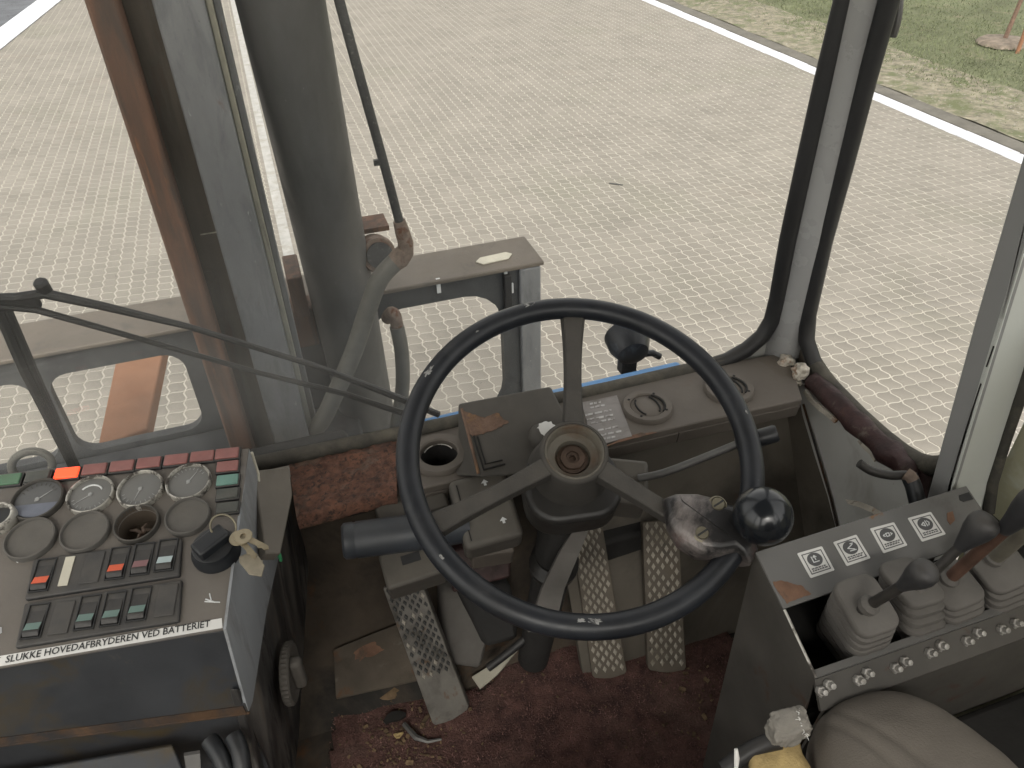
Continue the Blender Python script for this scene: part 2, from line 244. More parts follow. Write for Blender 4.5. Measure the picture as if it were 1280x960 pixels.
M['sign'] = mat('silver_decal', (.235, .215, .20), .5, .0, var=.12, sc=30, bump=.02, layers=(((.16, .145, .125), 24, .5, .7),))

# ------------------------------------------------------------------ building helpers
ROOT = {}
class MB:
    def __init__(s): s.v = []; s.f = []
    def add(s, vs, fs):
        o = len(s.v); s.v += [Vector(p) for p in vs]; s.f += [tuple(i+o for i in f) for f in fs]; return s
    def box(s, c, a, b, n):
        c, a, b, n = map(Vector, (c, a, b, n))
        vs = [c+i*a+j*b+k*n for k in (-1, 1) for i, j in ((-1, -1), (1, -1), (1, 1), (-1, 1))]
        fs = [(3, 2, 1, 0), (4, 5, 6, 7), (0, 1, 5, 4), (1, 2, 6, 5), (2, 3, 7, 6), (3, 0, 4, 7)]
        if a.cross(b).dot(n) < 0: fs = [f[::-1] for f in fs]
        return s.add(vs, fs)
    def ab(s, x0, x1, y0, y1, d0, d1):
        return s.box(((x0+x1)/2, (y0+y1)/2, H-(d0+d1)/2), ((x1-x0)/2, 0, 0), (0, (y1-y0)/2, 0), (0, 0, (d1-d0)/2))
    def prism(s, poly, vec):
        poly = [Vector(p) for p in poly]; vec = Vector(vec); n = len(poly)
        nr = Vector((0, 0, 0))
        for i in range(n): nr += poly[i].cross(poly[(i+1) % n])
        fs = [tuple(range(n)), tuple(range(2*n-1, n-1, -1))] + [(i, i+n, (i+1) % n+n, (i+1) % n) for i in range(n)]
        if nr.dot(vec) > 0: fs = [f[::-1] for f in fs]
        return s.add(poly+[p+vec for p in poly], fs)
    def tube(s, pts, r, seg=12, closed=False, flat=None):
        pts = [Vector(p) for p in pts]; n = len(pts); rs = [float(q) for q in r] if hasattr(r, "__len__") else [float(r)]*n
        t = [((pts[(i+1) % n]-pts[i-1]) if closed else (pts[min(i+1, n-1)]-pts[max(i-1, 0)])).normalized() for i in range(n)]
        a = t[0].orthogonal().normalized()
        if flat: a = (Vector(flat)-t[0]*Vector(flat).dot(t[0])).normalized()
        vs = []
        for i in range(n):
            a = (a-t[i]*a.dot(t[i])).normalized(); b = t[i].cross(a)
            for k in range(seg):
                w = 2*math.pi*k/seg; vs.append(pts[i]+rs[i]*(math.cos(w)*a+math.sin(w)*b))
        fs = []
        for i in range(n if closed else n-1):
            j = (i+1) % n
            for k in range(seg):
                l = (k+1) % seg; fs.append((i*seg+k, i*seg+l, j*seg+l, j*seg+k))
        if not closed: fs += [tuple(range(seg-1, -1, -1)), tuple((n-1)*seg+k for k in range(seg))]
        return s.add(vs, fs)
    def lathe(s, prof, o, n, seg=32, wob=None):
        o = Vector(o); n = Vector(n).normalized(); a = n.orthogonal().normalized(); b = n.cross(a)
        vs = []; fs = []
        for q, (r, h) in enumerate(prof):
            for k in range(seg):
                w = 2*math.pi*k/seg; rr = r*(1+(wob(k, q) if wob else 0)); vs.append(o+n*h+rr*(math.cos(w)*a+math.sin(w)*b))
        for q in range(len(prof)-1):
            for k in range(seg):
                l = (k+1) % seg; fs.append((q*seg+k, q*seg+l, (q+1)*seg+l, (q+1)*seg+k))
        fs.append(tuple(range(seg-1, -1, -1))); m = (len(prof)-1)*seg; fs.append(tuple(m+k for k in range(seg)))
        return s.add(vs, fs)
    def ball(s, c, r, seg=24, rings=14, sx=(1, 1, 1)):
        prof = [(r*math.sin(math.pi*i/rings)*1.0+1e-5, -r*math.cos(math.pi*i/rings)) for i in range(rings+1)]
        return s.lathe(prof, c, (0, 0, 1), seg)
    def strip(s, A, B, vec):
        for i in range(len(A)-1): s.prism([A[i], A[i+1], B[i+1], B[i]], vec)
        return s
    def build(s, name, m, parent=None, bevel=0., seg=2, smooth=40, label=None, kind=None, jitter=0.):
        off = ROOT.get(parent.name, Vector((0, 0, 0))) if parent else Vector((0, 0, 0))
        me = bpy.data.meshes.new(name)
        if jitter: s.v = [p+jitter*Vector((noise.noise(p*40), noise.noise(p*40+Vector((9, 0, 0))), noise.noise(p*40+Vector((0, 9, 0))))) for p in s.v]
        me.from_pydata([tuple(p-off) for p in s.v], [], s.f); me.update()
        o = bpy.data.objects.new(name, me); COL.objects.link(o); me.materials.append(M[m] if isinstance(m, str) else m)
        if parent: o.parent = parent
        ROOT[o.name] = off
        if smooth:
            me.shade_smooth(); me.set_sharp_from_angle(angle=math.radians(smooth))
        if bevel:
            b = o.modifiers.new('bevel', 'BEVEL'); b.width = bevel; b.segments = seg; b.limit_method = 'ANGLE'; b.angle_limit = math.radians(35)
        if label: o['label'] = label
        if kind: o['kind'] = kind
        return o
def thing(name, label, cat, loc, group=None):
    o = bpy.data.objects.new(name, None); COL.objects.link(o); o.location = loc; o.empty_display_size = .05
    o['label'] = label; o['category'] = cat
    if group: o['group'] = group
    ROOT[o.name] = Vector(loc); return o
def tag(o, label, cat, group=None):
    o['label'] = label; o['category'] = cat
    if group: o['group'] = group
    return o
def struct(o): o['kind'] = 'structure'; return o
def rrect(w, h, r, k=4):
    pts = []
    for cx, cy, a0 in ((w-r, h-r, 0), (-w+r, h-r, 90), (-w+r, -h+r, 180), (w-r, -h+r, 270)):
        for i in range(k+1):
            a = math.radians(a0+90*i/k); pts.append((cx+r*math.cos(a), cy+r*math.sin(a)))
    return pts
def spline(pts, n=8):
    pts = [Vector(p) for p in pts]; out = []
    for i in range(len(pts)-1):
        p0, p1, p2, p3 = pts[max(i-1, 0)], pts[i], pts[i+1], pts[min(i+2, len(pts)-1)]
        for k in range(n):
            t = k/n; out.append(.5*((2*p1)+(p2-p0)*t+(2*p0-5*p1+4*p2-p3)*t*t+(3*p1-p0-3*p2+p3)*t**3))
    return out+[pts[-1]]
def ragged(pts, n, k=.12, sub=6, f=60):
    pts = [Vector(p) for p in pts]; c = sum(pts, Vector((0, 0, 0)))/len(pts); out = []; s0 = (pts[0]-c).length
    for i in range(len(pts)):
        for j in range(sub):
            p = pts[i].lerp(pts[(i+1) % len(pts)], j/sub); out.append(p+(p-c)*k*(1.2*noise.noise(p*f)+.9*noise.noise(p*f*3.3)+.6*noise.noise(p*f*8)))
    return out
def text_mesh(body, name, m, parent, o, ux, uy, nrm, width, height, thick=.0003):
    cu = bpy.data.curves.new(name, 'FONT'); cu.body = body; cu.extrude = 0.0; cu.size = 1; cu.resolution_u = 2; cu.offset = .012
    tmp = bpy.data.objects.new('tmp_text', cu); COL.objects.link(tmp)
    dg = bpy.context.evaluated_depsgraph_get(); me = bpy.data.meshes.new_from_object(tmp.evaluated_get(dg))
    bpy.data.objects.remove(tmp); bpy.data.curves.remove(cu)
    xs = [v.co.x for v in me.vertices]; ys = [v.co.y for v in me.vertices]; x0, x1, y0, y1 = min(xs), max(xs), min(ys), max(ys)
    mb = MB(); mb.add([o+ux*((v.co.x-x0)/(x1-x0)*width)+uy*((v.co.y-y0)/(y1-y0)*height)+nrm*thick for v in me.vertices], [tuple(p.vertices) for p in me.polygons])
    bpy.data.meshes.remove(me); return mb.build(name, m, parent, smooth=0)

# ================================================================== the yard outside
CW, CL = .0348*H, .0367*H            # one paver
g = MB(); g.ab(-140, 140, -60, 260, H+.03, H+.20); struct(g.build('ground', 'dry', smooth=0))
pv = MB(); pv.ab(-4.9, 7.94, -4, 30, H+.0024, H+.028); pavement = struct(pv.build('pavement', 'sand', smooth=0))
gx, gy = .0056, .0044; wx, wy = .0120, .0065
def edge_s(f): return wx*math.sin(2*math.pi*f)
def edge_c(f): return wy*math.sin(2*math.pi*f)
out = []
for f in (0, .22, .5, .78): out.append((f*CW, edge_c(f), 0, 1))
for f in (0, .22, .5, .78): out.append((CW+edge_s(f), f*CL, -1, 0))
for f in (1, .78, .5, .22): out.append((f*CW, CL+edge_c(f), 0, -1))
for f in (1, .78, .5, .22): out.append((edge_s(f), f*CL, 1, 0))
P = np.array([(x, y) for x, y, _, _ in out]); ctr = P.mean(0)
d = P-ctr; P = ctr+d*np.array([1-gx/(CW/2), 1-gy/(CL/2)]); NP = len(P)
inner = ctr+(P-ctr)*.955
def paver_geo():
    vs = [(x, y, -.008) for x, y in P]+[(x, y, -.0011) for x, y in P]+[(x, y, 0) for x, y in inner]
    fs = []
    for k in (0, 1):
        for i in range(NP): j = (i+1) % NP; fs.append((k*NP+i, k*NP+j, (k+1)*NP+j, (k+1)*NP+i))
    fs.append(tuple(2*NP+i for i in range(NP))); return vs, fs
pvs, pfs = paver_geo()
pme = bpy.data.meshes.new('paver'); pme.from_pydata(pvs, [], pfs); pme.materials.append(M['paver']); pme.shade_smooth(); pme.set_sharp_from_angle(angle=math.radians(30))
def inpoly(x, y, pl):
    c = False
    for i in range(len(pl)):
        (x1, y1), (x2, y2) = pl[i-1], pl[i]
        if (y1 > y) != (y2 > y) and x < (x2-x1)*(y-y1)/(y2-y1)+x1: c = not c
    return c
def proj(p):
    q = Vector(p)-EYE; q = Vector((q.x, q.y, -q.z)); c = CX*q.x+CY*q.y+CD*q.z
    return (640+FPX*c.x/c.z, 480+FPX*c.y/c.z, c.z)
view = [[(510, 320), (670, 300), (700, 480), (900, 440), (960, 380), (990, 280), (1010, 150), (700, 150), (520, 230)], [(1015, 400), (1160, 570), (1275, 200), (1110, 130), (1035, 290)], [(10, 480), (230, 455), (240, 520), (30, 550)], [(500, 395), (560, 380), (640, 440), (640, 480), (500, 500)]]
cells = []
for i in range(-42, 70):
    for j in range(4, 196):
        x, y = i*CW+.02, j*CL+.3
        if x < -4.7+.1*max(0, y-12)/3 or x+CW > 7.97: continue
        if x < -4.2 and y < 10: continue
        u, v, dep = proj((x+CW/2, y+CL/2, 0))
        if dep < .5 or not (-120 < u < 1400 and -90 < v < 1000): continue
        cells.append((x, y, dep if any(inpoly(u, v, pl) for pl in view) else 1e3))
cells.sort(key=lambda c: c[2])
def tip(): return np.clip(rng.normal(0, .0006), -.0012, .0012), np.clip(rng.normal(0, .005), -.01, .01), np.clip(rng.normal(0, .005), -.01, .01)
for x, y, _ in cells[:300]:
    o = bpy.data.objects.new('paver', pme); COL.objects.link(o); o.parent = pavement
    z, a, b = tip(); o.location = (x, y, z); o.rotation_euler = (a*.5, b*.5, 0)
V = np.array(pvs); n = len(V); nc = len(cells)-300
arr = np.empty((nc, n, 3)); vm = V-np.array([CW/2, CL/2, 0])
for k, (x, y, _) in enumerate(cells[300:]):
    z, a, b = tip(); q = V+np.array([x, y, z]); q[:, 2] += vm[:, 0]*b+vm[:, 1]*a; arr[k] = q
fl = [tuple(i+k*n for i in f) for k in range(nc) for f in pfs]
me = bpy.data.meshes.new('distant_pavers'); me.from_pydata(arr.reshape(-1, 3).tolist(), [], fl); me.materials.append(M['paver'])
po = bpy.data.objects.new('distant_pavers', me); COL.objects.link(po); po.parent = pavement; po['kind'] = 'stuff'

def sheet(name, pts, m, z, parent=None):
    mb = MB(); mb.prism([Vector((x, y, z)) for x, y in pts], (0, 0, -.012)); o = mb.build(name, m, parent, smooth=0); return o
# painted line and raised kerb on the far right, lawn behind
wl = MB()
for k in range(55):
    o_ = random.uniform(-.012, .012); wl.ab(7.925+o_, 8.155+o_*.5, -4+.8*k+.005, -3.2+.8*k-.005, H-.006-.006*random.random(), H+.05)
struct(wl.build('edge_line', 'white_line', bevel=.006))
kb = MB()
for k in range(44): kb.ab(8.165, 8.42, -4+k+.004, -3+k-.004, H-.02+.004*random.random(), H+.05)
struct(kb.build('kerb', 'kerb', bevel=.012))
struct(sheet('centre_line', [(-.05, 2.0), (.05, 2.0), (.05, 22.5), (-.05, 22.5)], 'old_line', .006))
gr = MB(); nx, ny = 60, 90
vs = []; fs = []
for j in range(ny+1):
    for i in range(nx+1):
        x = 9.0+i*.45+.25*noise.noise(Vector((0, j*.3, 0))); y = -6+j*.6
        vs.append((x, y, -.05*(i == 0)+.012*(i > 0)+.04*noise.noise(Vector((x*.7, y*.7, 3)))*min(1, i/4)+.008*i*.45))
for j in range(ny):
    for i in range(nx): a = j*(nx+1)+i; fs.append((a, a+1, a+nx+2, a+nx+1))
gr.add(vs, fs); struct(gr.build('lawn', 'grass', smooth=60))
vg = MB(); vs = []; fs = []
for j in range(160):
    for i in range(9):
        x = 8.42+i*.18; y = -4+j*.3; vs.append((x, y, .02+.03*noise.noise(Vector((x*3, y*3, 1)))+.012*i/8))
for j in range(159):
    for i in range(8): a = j*9+i; fs.append((a, a+1, a+10, a+9))
vg.add(vs, fs); struct(vg.build('gravel_verge', 'dry', smooth=60))
bl = MB(); N = 70000
bx = 8.6+rng.gamma(2.2, 1.5, N); by = rng.uniform(1.5, 22, N); bh = rng.uniform(.012, .045, N); ba = rng.uniform(0, 6.283, N); bt = rng.normal(0, .5, (N, 2))
keep = (rng.random(N) < np.clip((bx-8.5)*1.1, .06, 1))
vv = []; ff = []
for x, y, h, a, (t1, t2) in zip(bx[keep], by[keep], bh[keep], ba[keep], bt[keep]):
    if x > 22: continue
    k = len(vv); cx, cy = .007*math.cos(a), .007*math.sin(a); z0 = .008+.0178*max(0, x-9)+.02*noise.noise(Vector((x*.7, y*.7, 3)))
    vv += [(x-cx, y-cy, z0), (x+cx, y+cy, z0), (x+t1*h, y+t2*h, z0+h)]; ff.append((k, k+1, k+2))
bl.v = [Vector(p) for p in vv]; bl.f = ff
o = bl.build('grass', 'blade', smooth=0, kind='stuff'); o['label'] = 'short green grass blades on the lawn behind the kerb'
# asphalt road with its white edge, upper left
q1, q2, q3 = od(-60, 110, H), od(0, 62, H), od(84, -6, H)
far = q3+(q3-q2)*6; nn = Vector((-(q3-q2).y, (q3-q2).x, 0)).normalized(); near = q2-(q3-q2)*3
struct(sheet('asphalt_road', [(near.x, near.y), (far.x, far.y), (far.x+nn.x*30, far.y+nn.y*30), (near.x+nn.x*30, near.y+nn.y*30)], 'asphalt', .012))
struct(sheet('road_edge_line', [(near.x-nn.x*.02, near.y-nn.y*.02), (far.x-nn.x*.02, far.y-nn.y*.02), (far.x+nn.x*.52, far.y+nn.y*.52), (near.x+nn.x*.52, near.y+nn.y*.52)], 'white_line', .018))
# young tree in its mulch ring on the lawn
b0 = od(1257, 50, H-.09)
t = thing('young_tree', 'thin bare young tree trunk standing in a ring of pale mulch on the lawn', 'tree', b0)
mb = MB(); pts = [b0+Vector((.03*math.sin(i*.8), .02*math.cos(i*1.1), i*.3)) for i in range(10)]
mb.tube(pts, [.035-.0022*i for i in range(10)], 8); mb.build('trunk', 'bark', t)
mb = MB()
for k in range(6):
    a = k*1.1; p = pts[5+k//2]; mb.tube([p, p+Vector((.2*math.cos(a), .2*math.sin(a), .2)), p+Vector((.35*math.cos(a), .35*math.sin(a), .5))], [.012, .009, .004], 6)
mb.build('branches', 'bark', t)
mb = MB(); mb.lathe([(.42, -.05), (.38, .0), (.24, .02), (.03, .03)], b0, (0, 0, 1), 28, wob=lambda k, q: .16*noise.noise(Vector((k*.9, q, 0)))); mb.build('mulch_ring', 'mulch', t)
b1 = od(1273, 62, H-.08); mb = MB(); mb.tube([b1-Vector((0, 0, .1)), b1+Vector((.01, 0, .5)), b1+Vector((.0, .02, 1.5))], [.03, .028, .026], 8)
tag(mb.build('tree_stake', 'fork'), 'brown wooden stake in the lawn in front of the young tree', 'stake')
tw = od(770, 231, H); mb = MB(); mb.tube([tw+Vector((-.06, .05, .008)), tw+Vector((0, -.005, .010)), tw+Vector((.06, -.05, .008))], [.006, .009, .005], 7)
tag(mb.build('twig', 'pipe'), 'small dark twig lying alone on the pale pavers', 'twig')

# ================================================================== mast, cylinder, carriage
def vslab(mb, x0, x1, y0, y1, d0, d1): mb.ab(x0, x1, y0, y1, d0, d1)
t = thing('lift_mast', 'tall mast rail, rusty brown and grey steel, left of the lift cylinder', 'mast', W(-.13, 1.65, 2.9))
mb = MB(); vslab(mb, -.240, -.190, 1.55, 1.80, -1.8, 2.5); mb.build('outer_channel', 'mast_rust', t, bevel=.006)
mb = MB(); vslab(mb, -.1905, -.134, 1.610, 1.66, -1.8, 2.5); mb.build('web', 'mast_dark', t)
mb = MB(); vslab(mb, -.140, -.055, 1.58, 1.625, -1.8, 2.45); mb.build('inner_channel', 'mast_grey', t, bevel=.004)
mb = MB(); vslab(mb, -.0548, -.043, 1.605, 1.75, -1.8, 2.45); mb.build('edge_strip', 'mast_pale', t, bevel=.002)
mb = MB(); vslab(mb, -.0428, -.030, 1.64, 1.76, -1.8, 2.45); mb.build('edge_strip', 'mast_grey', t, bevel=.002)
bh = oy(256, 346, 1.61); mb = MB(); mb.lathe([(.019, 0), (.019, .003), (.014, .0035), (.012, .001), (.001, .001)], bh, (0, -1, 0), 20); mb.build('bolt_hole', 'mast_dark', t)
bh = oy(258, 292, 1.61); mb = MB(); mb.box(bh, (.02, 0, 0), (0, 0, .0012), (0, .0015, 0)); mb.build('weld_line', 'mast_pale', t)
t.location.x += .008
cx, cy, cr = .0945, 1.90, .085
cdir = (W(.0885, 1.71, .30)-W(.118, 1.90, 1.18))
t = thing('lift_cylinder', 'thick grey hydraulic lift cylinder standing between mast rail and hoses', 'hydraulic cylinder', W(cx, cy, 2.4))
mb = MB(); mb.tube([W(.118, cy, 1.18)-cdir*1.5, W(.118, cy, 1.18)+cdir*3.2], cr, 44); mb.build('barrel', 'cyl', t)
mb = MB(); mb.ab(-.02, .02, 1.86, 2.0, .98, 1.10); mb.ab(-.07, .03, 1.90, 1.98, 1.10, 1.22); mb.build('bracket', 'mast_rust', t, bevel=.004)
c = oy(471, 317, 1.84)
mb = MB(); mb.lathe([(.02, .03), (.044, .03), (.048, .01), (.048, -.03), (.035, -.035)], c, (.1, -1, .3), 26); rl = mb.build('guide_roller', 'fitting', t)
mb = MB(); mb.lathe([(.034, .031), (.034, .036), (.002, .036)], c, (.1, -1, .3), 22); mb.build('roller_face', 'pipe', rl)
mb = MB(); mb.ab(c.x-.06, c.x+.045, 1.87, 1.95, H-c.z-.058, H-c.z-.045); mb.build('roller_bracket', 'mast_rust', t)
# pipe and hoses
t = thing('hydraulic_hose', 'grey hydraulic hose on a speckled steel pipe, right of the lift cylinder', 'hydraulic hose', oy(500, 310, 1.66))
Yh = 1.66
mb = MB(); mb.tube(spline([oy(395, -120, Yh), oy(424, 0, Yh), oy(455, 115, Yh), oy(480, 205, Yh), oy(502, 288, Yh)]), .0105, 12); mb.build('steel_pipe', 'pipe', t)
mb = MB(); mb.tube([oy(499, 276, Yh), oy(503, 290, Yh), oy(507, 303, Yh), oy(507, 316, Yh), oy(500, 328, Yh)], [.0145, .0175, .0185, .0195, .018], 12); mb.build('elbow', 'fitting', t)
mb = MB(); mb.tube([oy(507, 314, Yh), oy(500, 322, Yh), oy(491, 330, Yh)], [.021, .025, .022], 14); mb.build('collar', 'fitting', t)
mb = MB(); mb.tube(spline([oy(494, 327, Yh), oy(474, 350, Yh-.01), oy(458, 392, Yh-.02), oy(442, 440, Yh-.04), oy(420, 490, Yh-.06), oy(395, 535, Yh-.05), oy(345, 570, Yh), oy(300, 600, Yh)]), .0225, 14); mb.build('hose', 'hose', t)
mb = MB(); p = oy(478, 202, Yh); mb.box(p+Vector((-.012, 0, 0)), (.007, 0, 0), (0, .005, 0), (0, 0, .006)); mb.build('clip', 'pipe', t)
t = thing('return_hose', 'short dark hose with a rusty elbow dropping beside the cylinder foot', 'hydraulic hose', oy(498, 400, 1.75))
mb = MB(); mb.tube(spline([oy(484, 398, 1.80), oy(489, 391, 1.77), oy(494, 396, 1.75), oy(497, 412, 1.74)]), [.017]*24+[.019], 12); mb.build('elbow', 'fitting', t)
mb = MB(); mb.tube(spline([oy(496, 408, 1.74), oy(502, 440, 1.73), oy(503, 485, 1.72), oy(495, 540, 1.7)]), .0195, 12); mb.build('hose', 'hose', t)
# carriage frame
t = thing('fork_carriage', 'wide grey brown steel carriage frame with rounded cut-outs crossing behind the mast', 'fork carriage', W(0, 2.05, 1.6))
def hole_plate(X0, X1, d0, d1, holes, y0, y1):
    bm = bmesh.new()
    loops = [[(X0, d0), (X1, d0), (X1, d1), (X0, d1)]]
    for (a, b, c, e, r) in holes:
        l = [(x+(a+b)/2, y+(c+e)/2) for x, y in rrect((b-a)/2, (e-c)/2, r, 5)]; loops.append(l)
    es = []
    for l in loops:
        v = [bm.verts.new((x, y0, H-d)) for x, d in l]
        es += [bm.edges.new((v[i-1], v[i])) for i in range(len(v))]
    r = bmesh.ops.triangle_fill(bm, use_beauty=True, use_dissolve=False, edges=es)
    fs = [f for f in r['geom'] if isinstance(f, bmesh.types.BMFace)]
    ex = bmesh.ops.extrude_face_region(bm, geom=fs); bmesh.ops.translate(bm, vec=(0, y1-y0, 0), verts=[v for v in ex['geom'] if isinstance(v, bmesh.types.BMVert)])
    bmesh.ops.recalc_face_normals(bm, faces=bm.faces)
    mb = MB(); bm.verts.index_update(); mb.add([v.co.copy() for v in bm.verts], [tuple(v.index for v in f.verts) for f in bm.faces]); bm.free(); return mb
mb = hole_plate(-1.02, .655, 1.15, 1.82, [(-.985, -.74, 1.218, 1.492, .05), (-.695, -.345, 1.218, 1.492, .055), (.165, .60, 1.215, 1.70, .12)], 2.0, 2.03)
# the opening on the right runs out through the bottom edge, so the plate ends on the leg
mb.build('face_plate', 'carriage_d', t)
mb = MB(); mb.ab(-1.04, .735, 1.985, 2.17, 1.135, 1.149); mb.build('top_beam', 'carriage', t, bevel=.004)
mb = MB(); a0 = W(.66, 1.975, 1.15); mb.ab(.655, .725, 1.985, 2.10, 1.150, 2.0); mb.build('side_leg', 'mast_grey', t, bevel=.006)
mb = MB(); pl = [oy(594, 328, 2.08), oy(600, 323, 2.08), oy(632, 316, 2.08), oy(640, 318, 2.08), oy(636, 324, 2.08), oy(604, 331, 2.08)]
pl = [op(x, y, W(0, 2, 1.134), Vector((0, 0, 1))) for x, y in ((595, 328), (600, 323), (632, 316), (640, 318), (636, 324), (604, 331))]
mb.prism(pl, (0, 0, .003)); mb.build('wear_plate', 'cream', t)
for px, py, s in ((548, 357, 1), (632, 340, .8), (640, 360, .7)):
    p = oy(px, py, 1.997); mb = MB(); mb.box(p, (.006*s, 0, 0), (0, .003, 0), (0, 0, .024*s)); mb.build('paint_scar', 'white_mark', t)
mb = MB(); p = oy(634, 350, 1.99); mb.ab(p.x-.012, p.x+.012, 1.98, 2.0, 1.16, 1.30); mb.build('stop_block', 'gasket', t, bevel=.003)
mb = MB(); mb.prism([W(-.62, 2.06, 1.72), W(-.43, 2.06, 1.72), W(-.43, 3.05, 1.80), W(-.62, 3.05, 1.80)], (0, 0, -.06))
pl = [od(122, 557, 1.72), od(184, 535, 1.72), od(207, 425, 1.72), od(150, 425, 1.72)]
mb = MB(); mb.prism(pl, (0, 0, -.06)); tag(mb.build('lift_fork', 'fork', bevel=.006), 'flat orange rusted fork seen through the carriage cut-out', 'fork')
t = thing('front_chassis', 'dark grimy chassis block low in front of the windscreen', 'chassis', W(-.4, 1.5, 2.5))
mb = MB(); mb.ab(-1.05, .10, 1.80, 1.99, 1.50, 2.4); mb.build('cross_member', 'carriage_d', t, bevel=.01)
mb = MB(); mb.ab(-.36, .045, 1.05, 1.50, 1.20, 2.2); mb.build('body', 'ground_dark', t, bevel=.02)
mb = MB(); c = oy(40, 582, 1.3); mb.tube([c+Vector((.034*math.cos(a), .01*math.sin(a), .026*math.sin(a))) for a in np.linspace(0, 2*math.pi, 23)[:-1]], .0075, 10, closed=True, flat=(0, 1, 0)); mb.build('lifting_eye', 'hose', t)
# blue nose of the truck just under the glass and the work lamp on it
t = thing('front_nose', 'bright blue painted steel nose strip just outside the windscreen bottom', 'body panel', W(.3, 1.0, .9))
mb = MB(); pl = [oy(545, 521, .935), oy(700, 486, .935), oy(835, 456, .935)]
k = .79; mb.ab(.13, .60, .912, .955, .785, .815); mb.build('blue_panel', 'blue', t, bevel=.006)
mb = MB(); mb.ab(-.70, .70, 1.16, 1.20, 1.02, 2.0); mb.build('front_panel', 'blue', t)
c = oy(786, 428, 1.04)
t = thing('work_lamp', 'dark rounded work lamp on a bracket above the blue nose strip', 'lamp', c-Vector((0, 0, .06)))
mb = MB(); mb.lathe([(.012, -.035), (.028, -.028), (.038, -.005), (.040, .02), (.036, .024)], c, (.1, .9, .25), 28); mb.build('housing', 'lamp', t)
mb = MB(); mb.lathe([(.036, .0245), (.034, .030), (.02, .034), (.001, .035)], c, (.1, .9, .25), 28); mb.build('lens', 'glass_lamp', t)
mb = MB(); mb.box(c+Vector((.0, 0, -.042)), (.015, 0, 0), (0, .012, 0), (0, 0, .022)); mb.tube([c+Vector((.01, 0, -.03)), c+Vector((.05, .0, -.035)), c+Vector((.065, -.005, -.045))], .007, 8); mb.build('bracket', 'lamp', t, bevel=.003)
# wiper outside the windscreen
t = thing('windscreen_wiper', 'black pantograph wiper with two long arms lying across the windscreen', 'wiper', oy(30, 370, .925))
YW = .925
def bar(pts, r, name, flat=False):
    mb = MB(); mb.tube(pts, r, 8); return mb.build(name, 'wiper', t)
bar([oy(x, y, YW) for x, y in ((-10, 372), (20, 372), (55, 367), (70, 370), (130, 383), (235, 408), (390, 456), (480, 490), (548, 518))], [.005, .006, .0062, .0062, .0055, .0042, .0042, .0055, .0055], 'wiper_arm')
bar([oy(x, y, YW-.004) for x, y in ((0, 383), (45, 387), (180, 425), (320, 465), (430, 492), (520, 522))], [.0042, .0045, .0036, .0036, .0042, .005], 'link_arm')
mb = MB(); mb.lathe([(.0075, -.012), (.008, .008), (.0055, .011)], oy(54, 359, YW), (0, -.4, 1), 16); mb.build('pivot_knob', 'wiper', t)
mb = MB(); mb.box(oy(16, 378, YW), (.028, 0, -.002), (0, .005, 0), (0, 0, .010)); mb.build('pivot_head', 'wiper', t, bevel=.003)
for dx, w in ((0, .0075), (11, .005)):
    mb = MB(); mb.tube([oy(-6+dx, 376, YW+.005), oy(30+dx, 460, YW-.01), oy(62+dx*.6, 522, YW-.015), oy(96+dx*.2, 590, YW-.018)], w, 8); mb.build('blade', 'wiper', t)

# ================================================================== the cab shell
FL = 1.18                                  # cab floor below the eye
cab = thing('forklift_cab', 'worn grey forklift cab with dusty dashboard ledge, windscreen and side window', 'vehicle cab', W(0, 0, FL))
XR, XL, YF, YB, DT = .775, -.80, .895, -.80, -.48
mb = MB(); mb.ab(XL, XR+.03, YB, .72, FL, FL+.04); mb.build('floor_pan', 'floor', cab)
mb = MB(); mb.prism([W(XL, .72, FL), W(XR, .72, FL), W(XR, 1.129, .99), W(XL, 1.129, .99)], (0, .02, -.02)); mb.build('toe_board', 'floor', cab)
mb = MB(); mb.ab(XL, XR, 1.13, 1.15, .975, 1.30); mb.prism([W(XL, .905, .80), W(XR, .905, .80), W(XR, 1.13, .975), W(XL, 1.13, .975)], (0, .01, -.015)); mb.build('front_wall', 'wall_dark', cab)
# sloping olive panel under the right half of the dash
pl = [W(.33, .84, .80), W(.772, .84, .80), W(.772, .84, .86), W(.772, .62, 1.18), W(.33, .66, 1.18), W(.33, .84, .86)]
mb = MB(); A = [W(.32, .85, .775), W(.32, .85, .86), W(.32, .675, 1.178)]; B = [W(.765, .85, .775), W(.765, .85, .86), W(.765, .66, 1.178)]
mb.strip(A, B, (0, .012, -.004)); mb.build('heater_panel', 'wall_dark', cab)
# roof, rear wall, left wall with their windows (behind and beside the seat)
mb = MB(); mb.ab(XL-.03, XR+.05, YB-.03, YF+.06, DT-.05, DT); mb.build('roof', 'roof', cab, bevel=.01)
mb = MB(); mb.ab(XL, XR, YB-.03, YB, .35, FL); mb.ab(XL, -.68, YB-.03, YB, DT, .349); mb.ab(.66, XR, YB-.03, YB, DT, .349); mb.build('rear_wall', 'wall', cab)
mb = MB(); mb.ab(-.679, .659, YB-.02, YB-.014, DT, .348); mb.build('rear_window', 'glass_side', cab)
mb = MB(); mb.ab(XL-.03, XL, YB, YF, .95, FL); mb.ab(XL-.03, XL, YB, -.66, DT, .949); mb.ab(XL-.03, XL, .80, YF, DT, .949); mb.ab(XL-.03, XL, -.10, -.02, DT, .949); mb.build('left_wall', 'wall', cab)
mb = MB(); mb.ab(XL-.02, XL-.014, -.659, -.101, DT, .948); mb.ab(XL-.02, XL-.014, -.019, .799, DT, .948); mb.build('left_window', 'glass_side', cab)  # unseen opening, enlarged to let more light onto the side panel
def rise(p0, p1, d=DT):   # carry an upright on to the roof
    return p1+(p0-p1)*((H-d-p1.z)/(p0.z-p1.z))
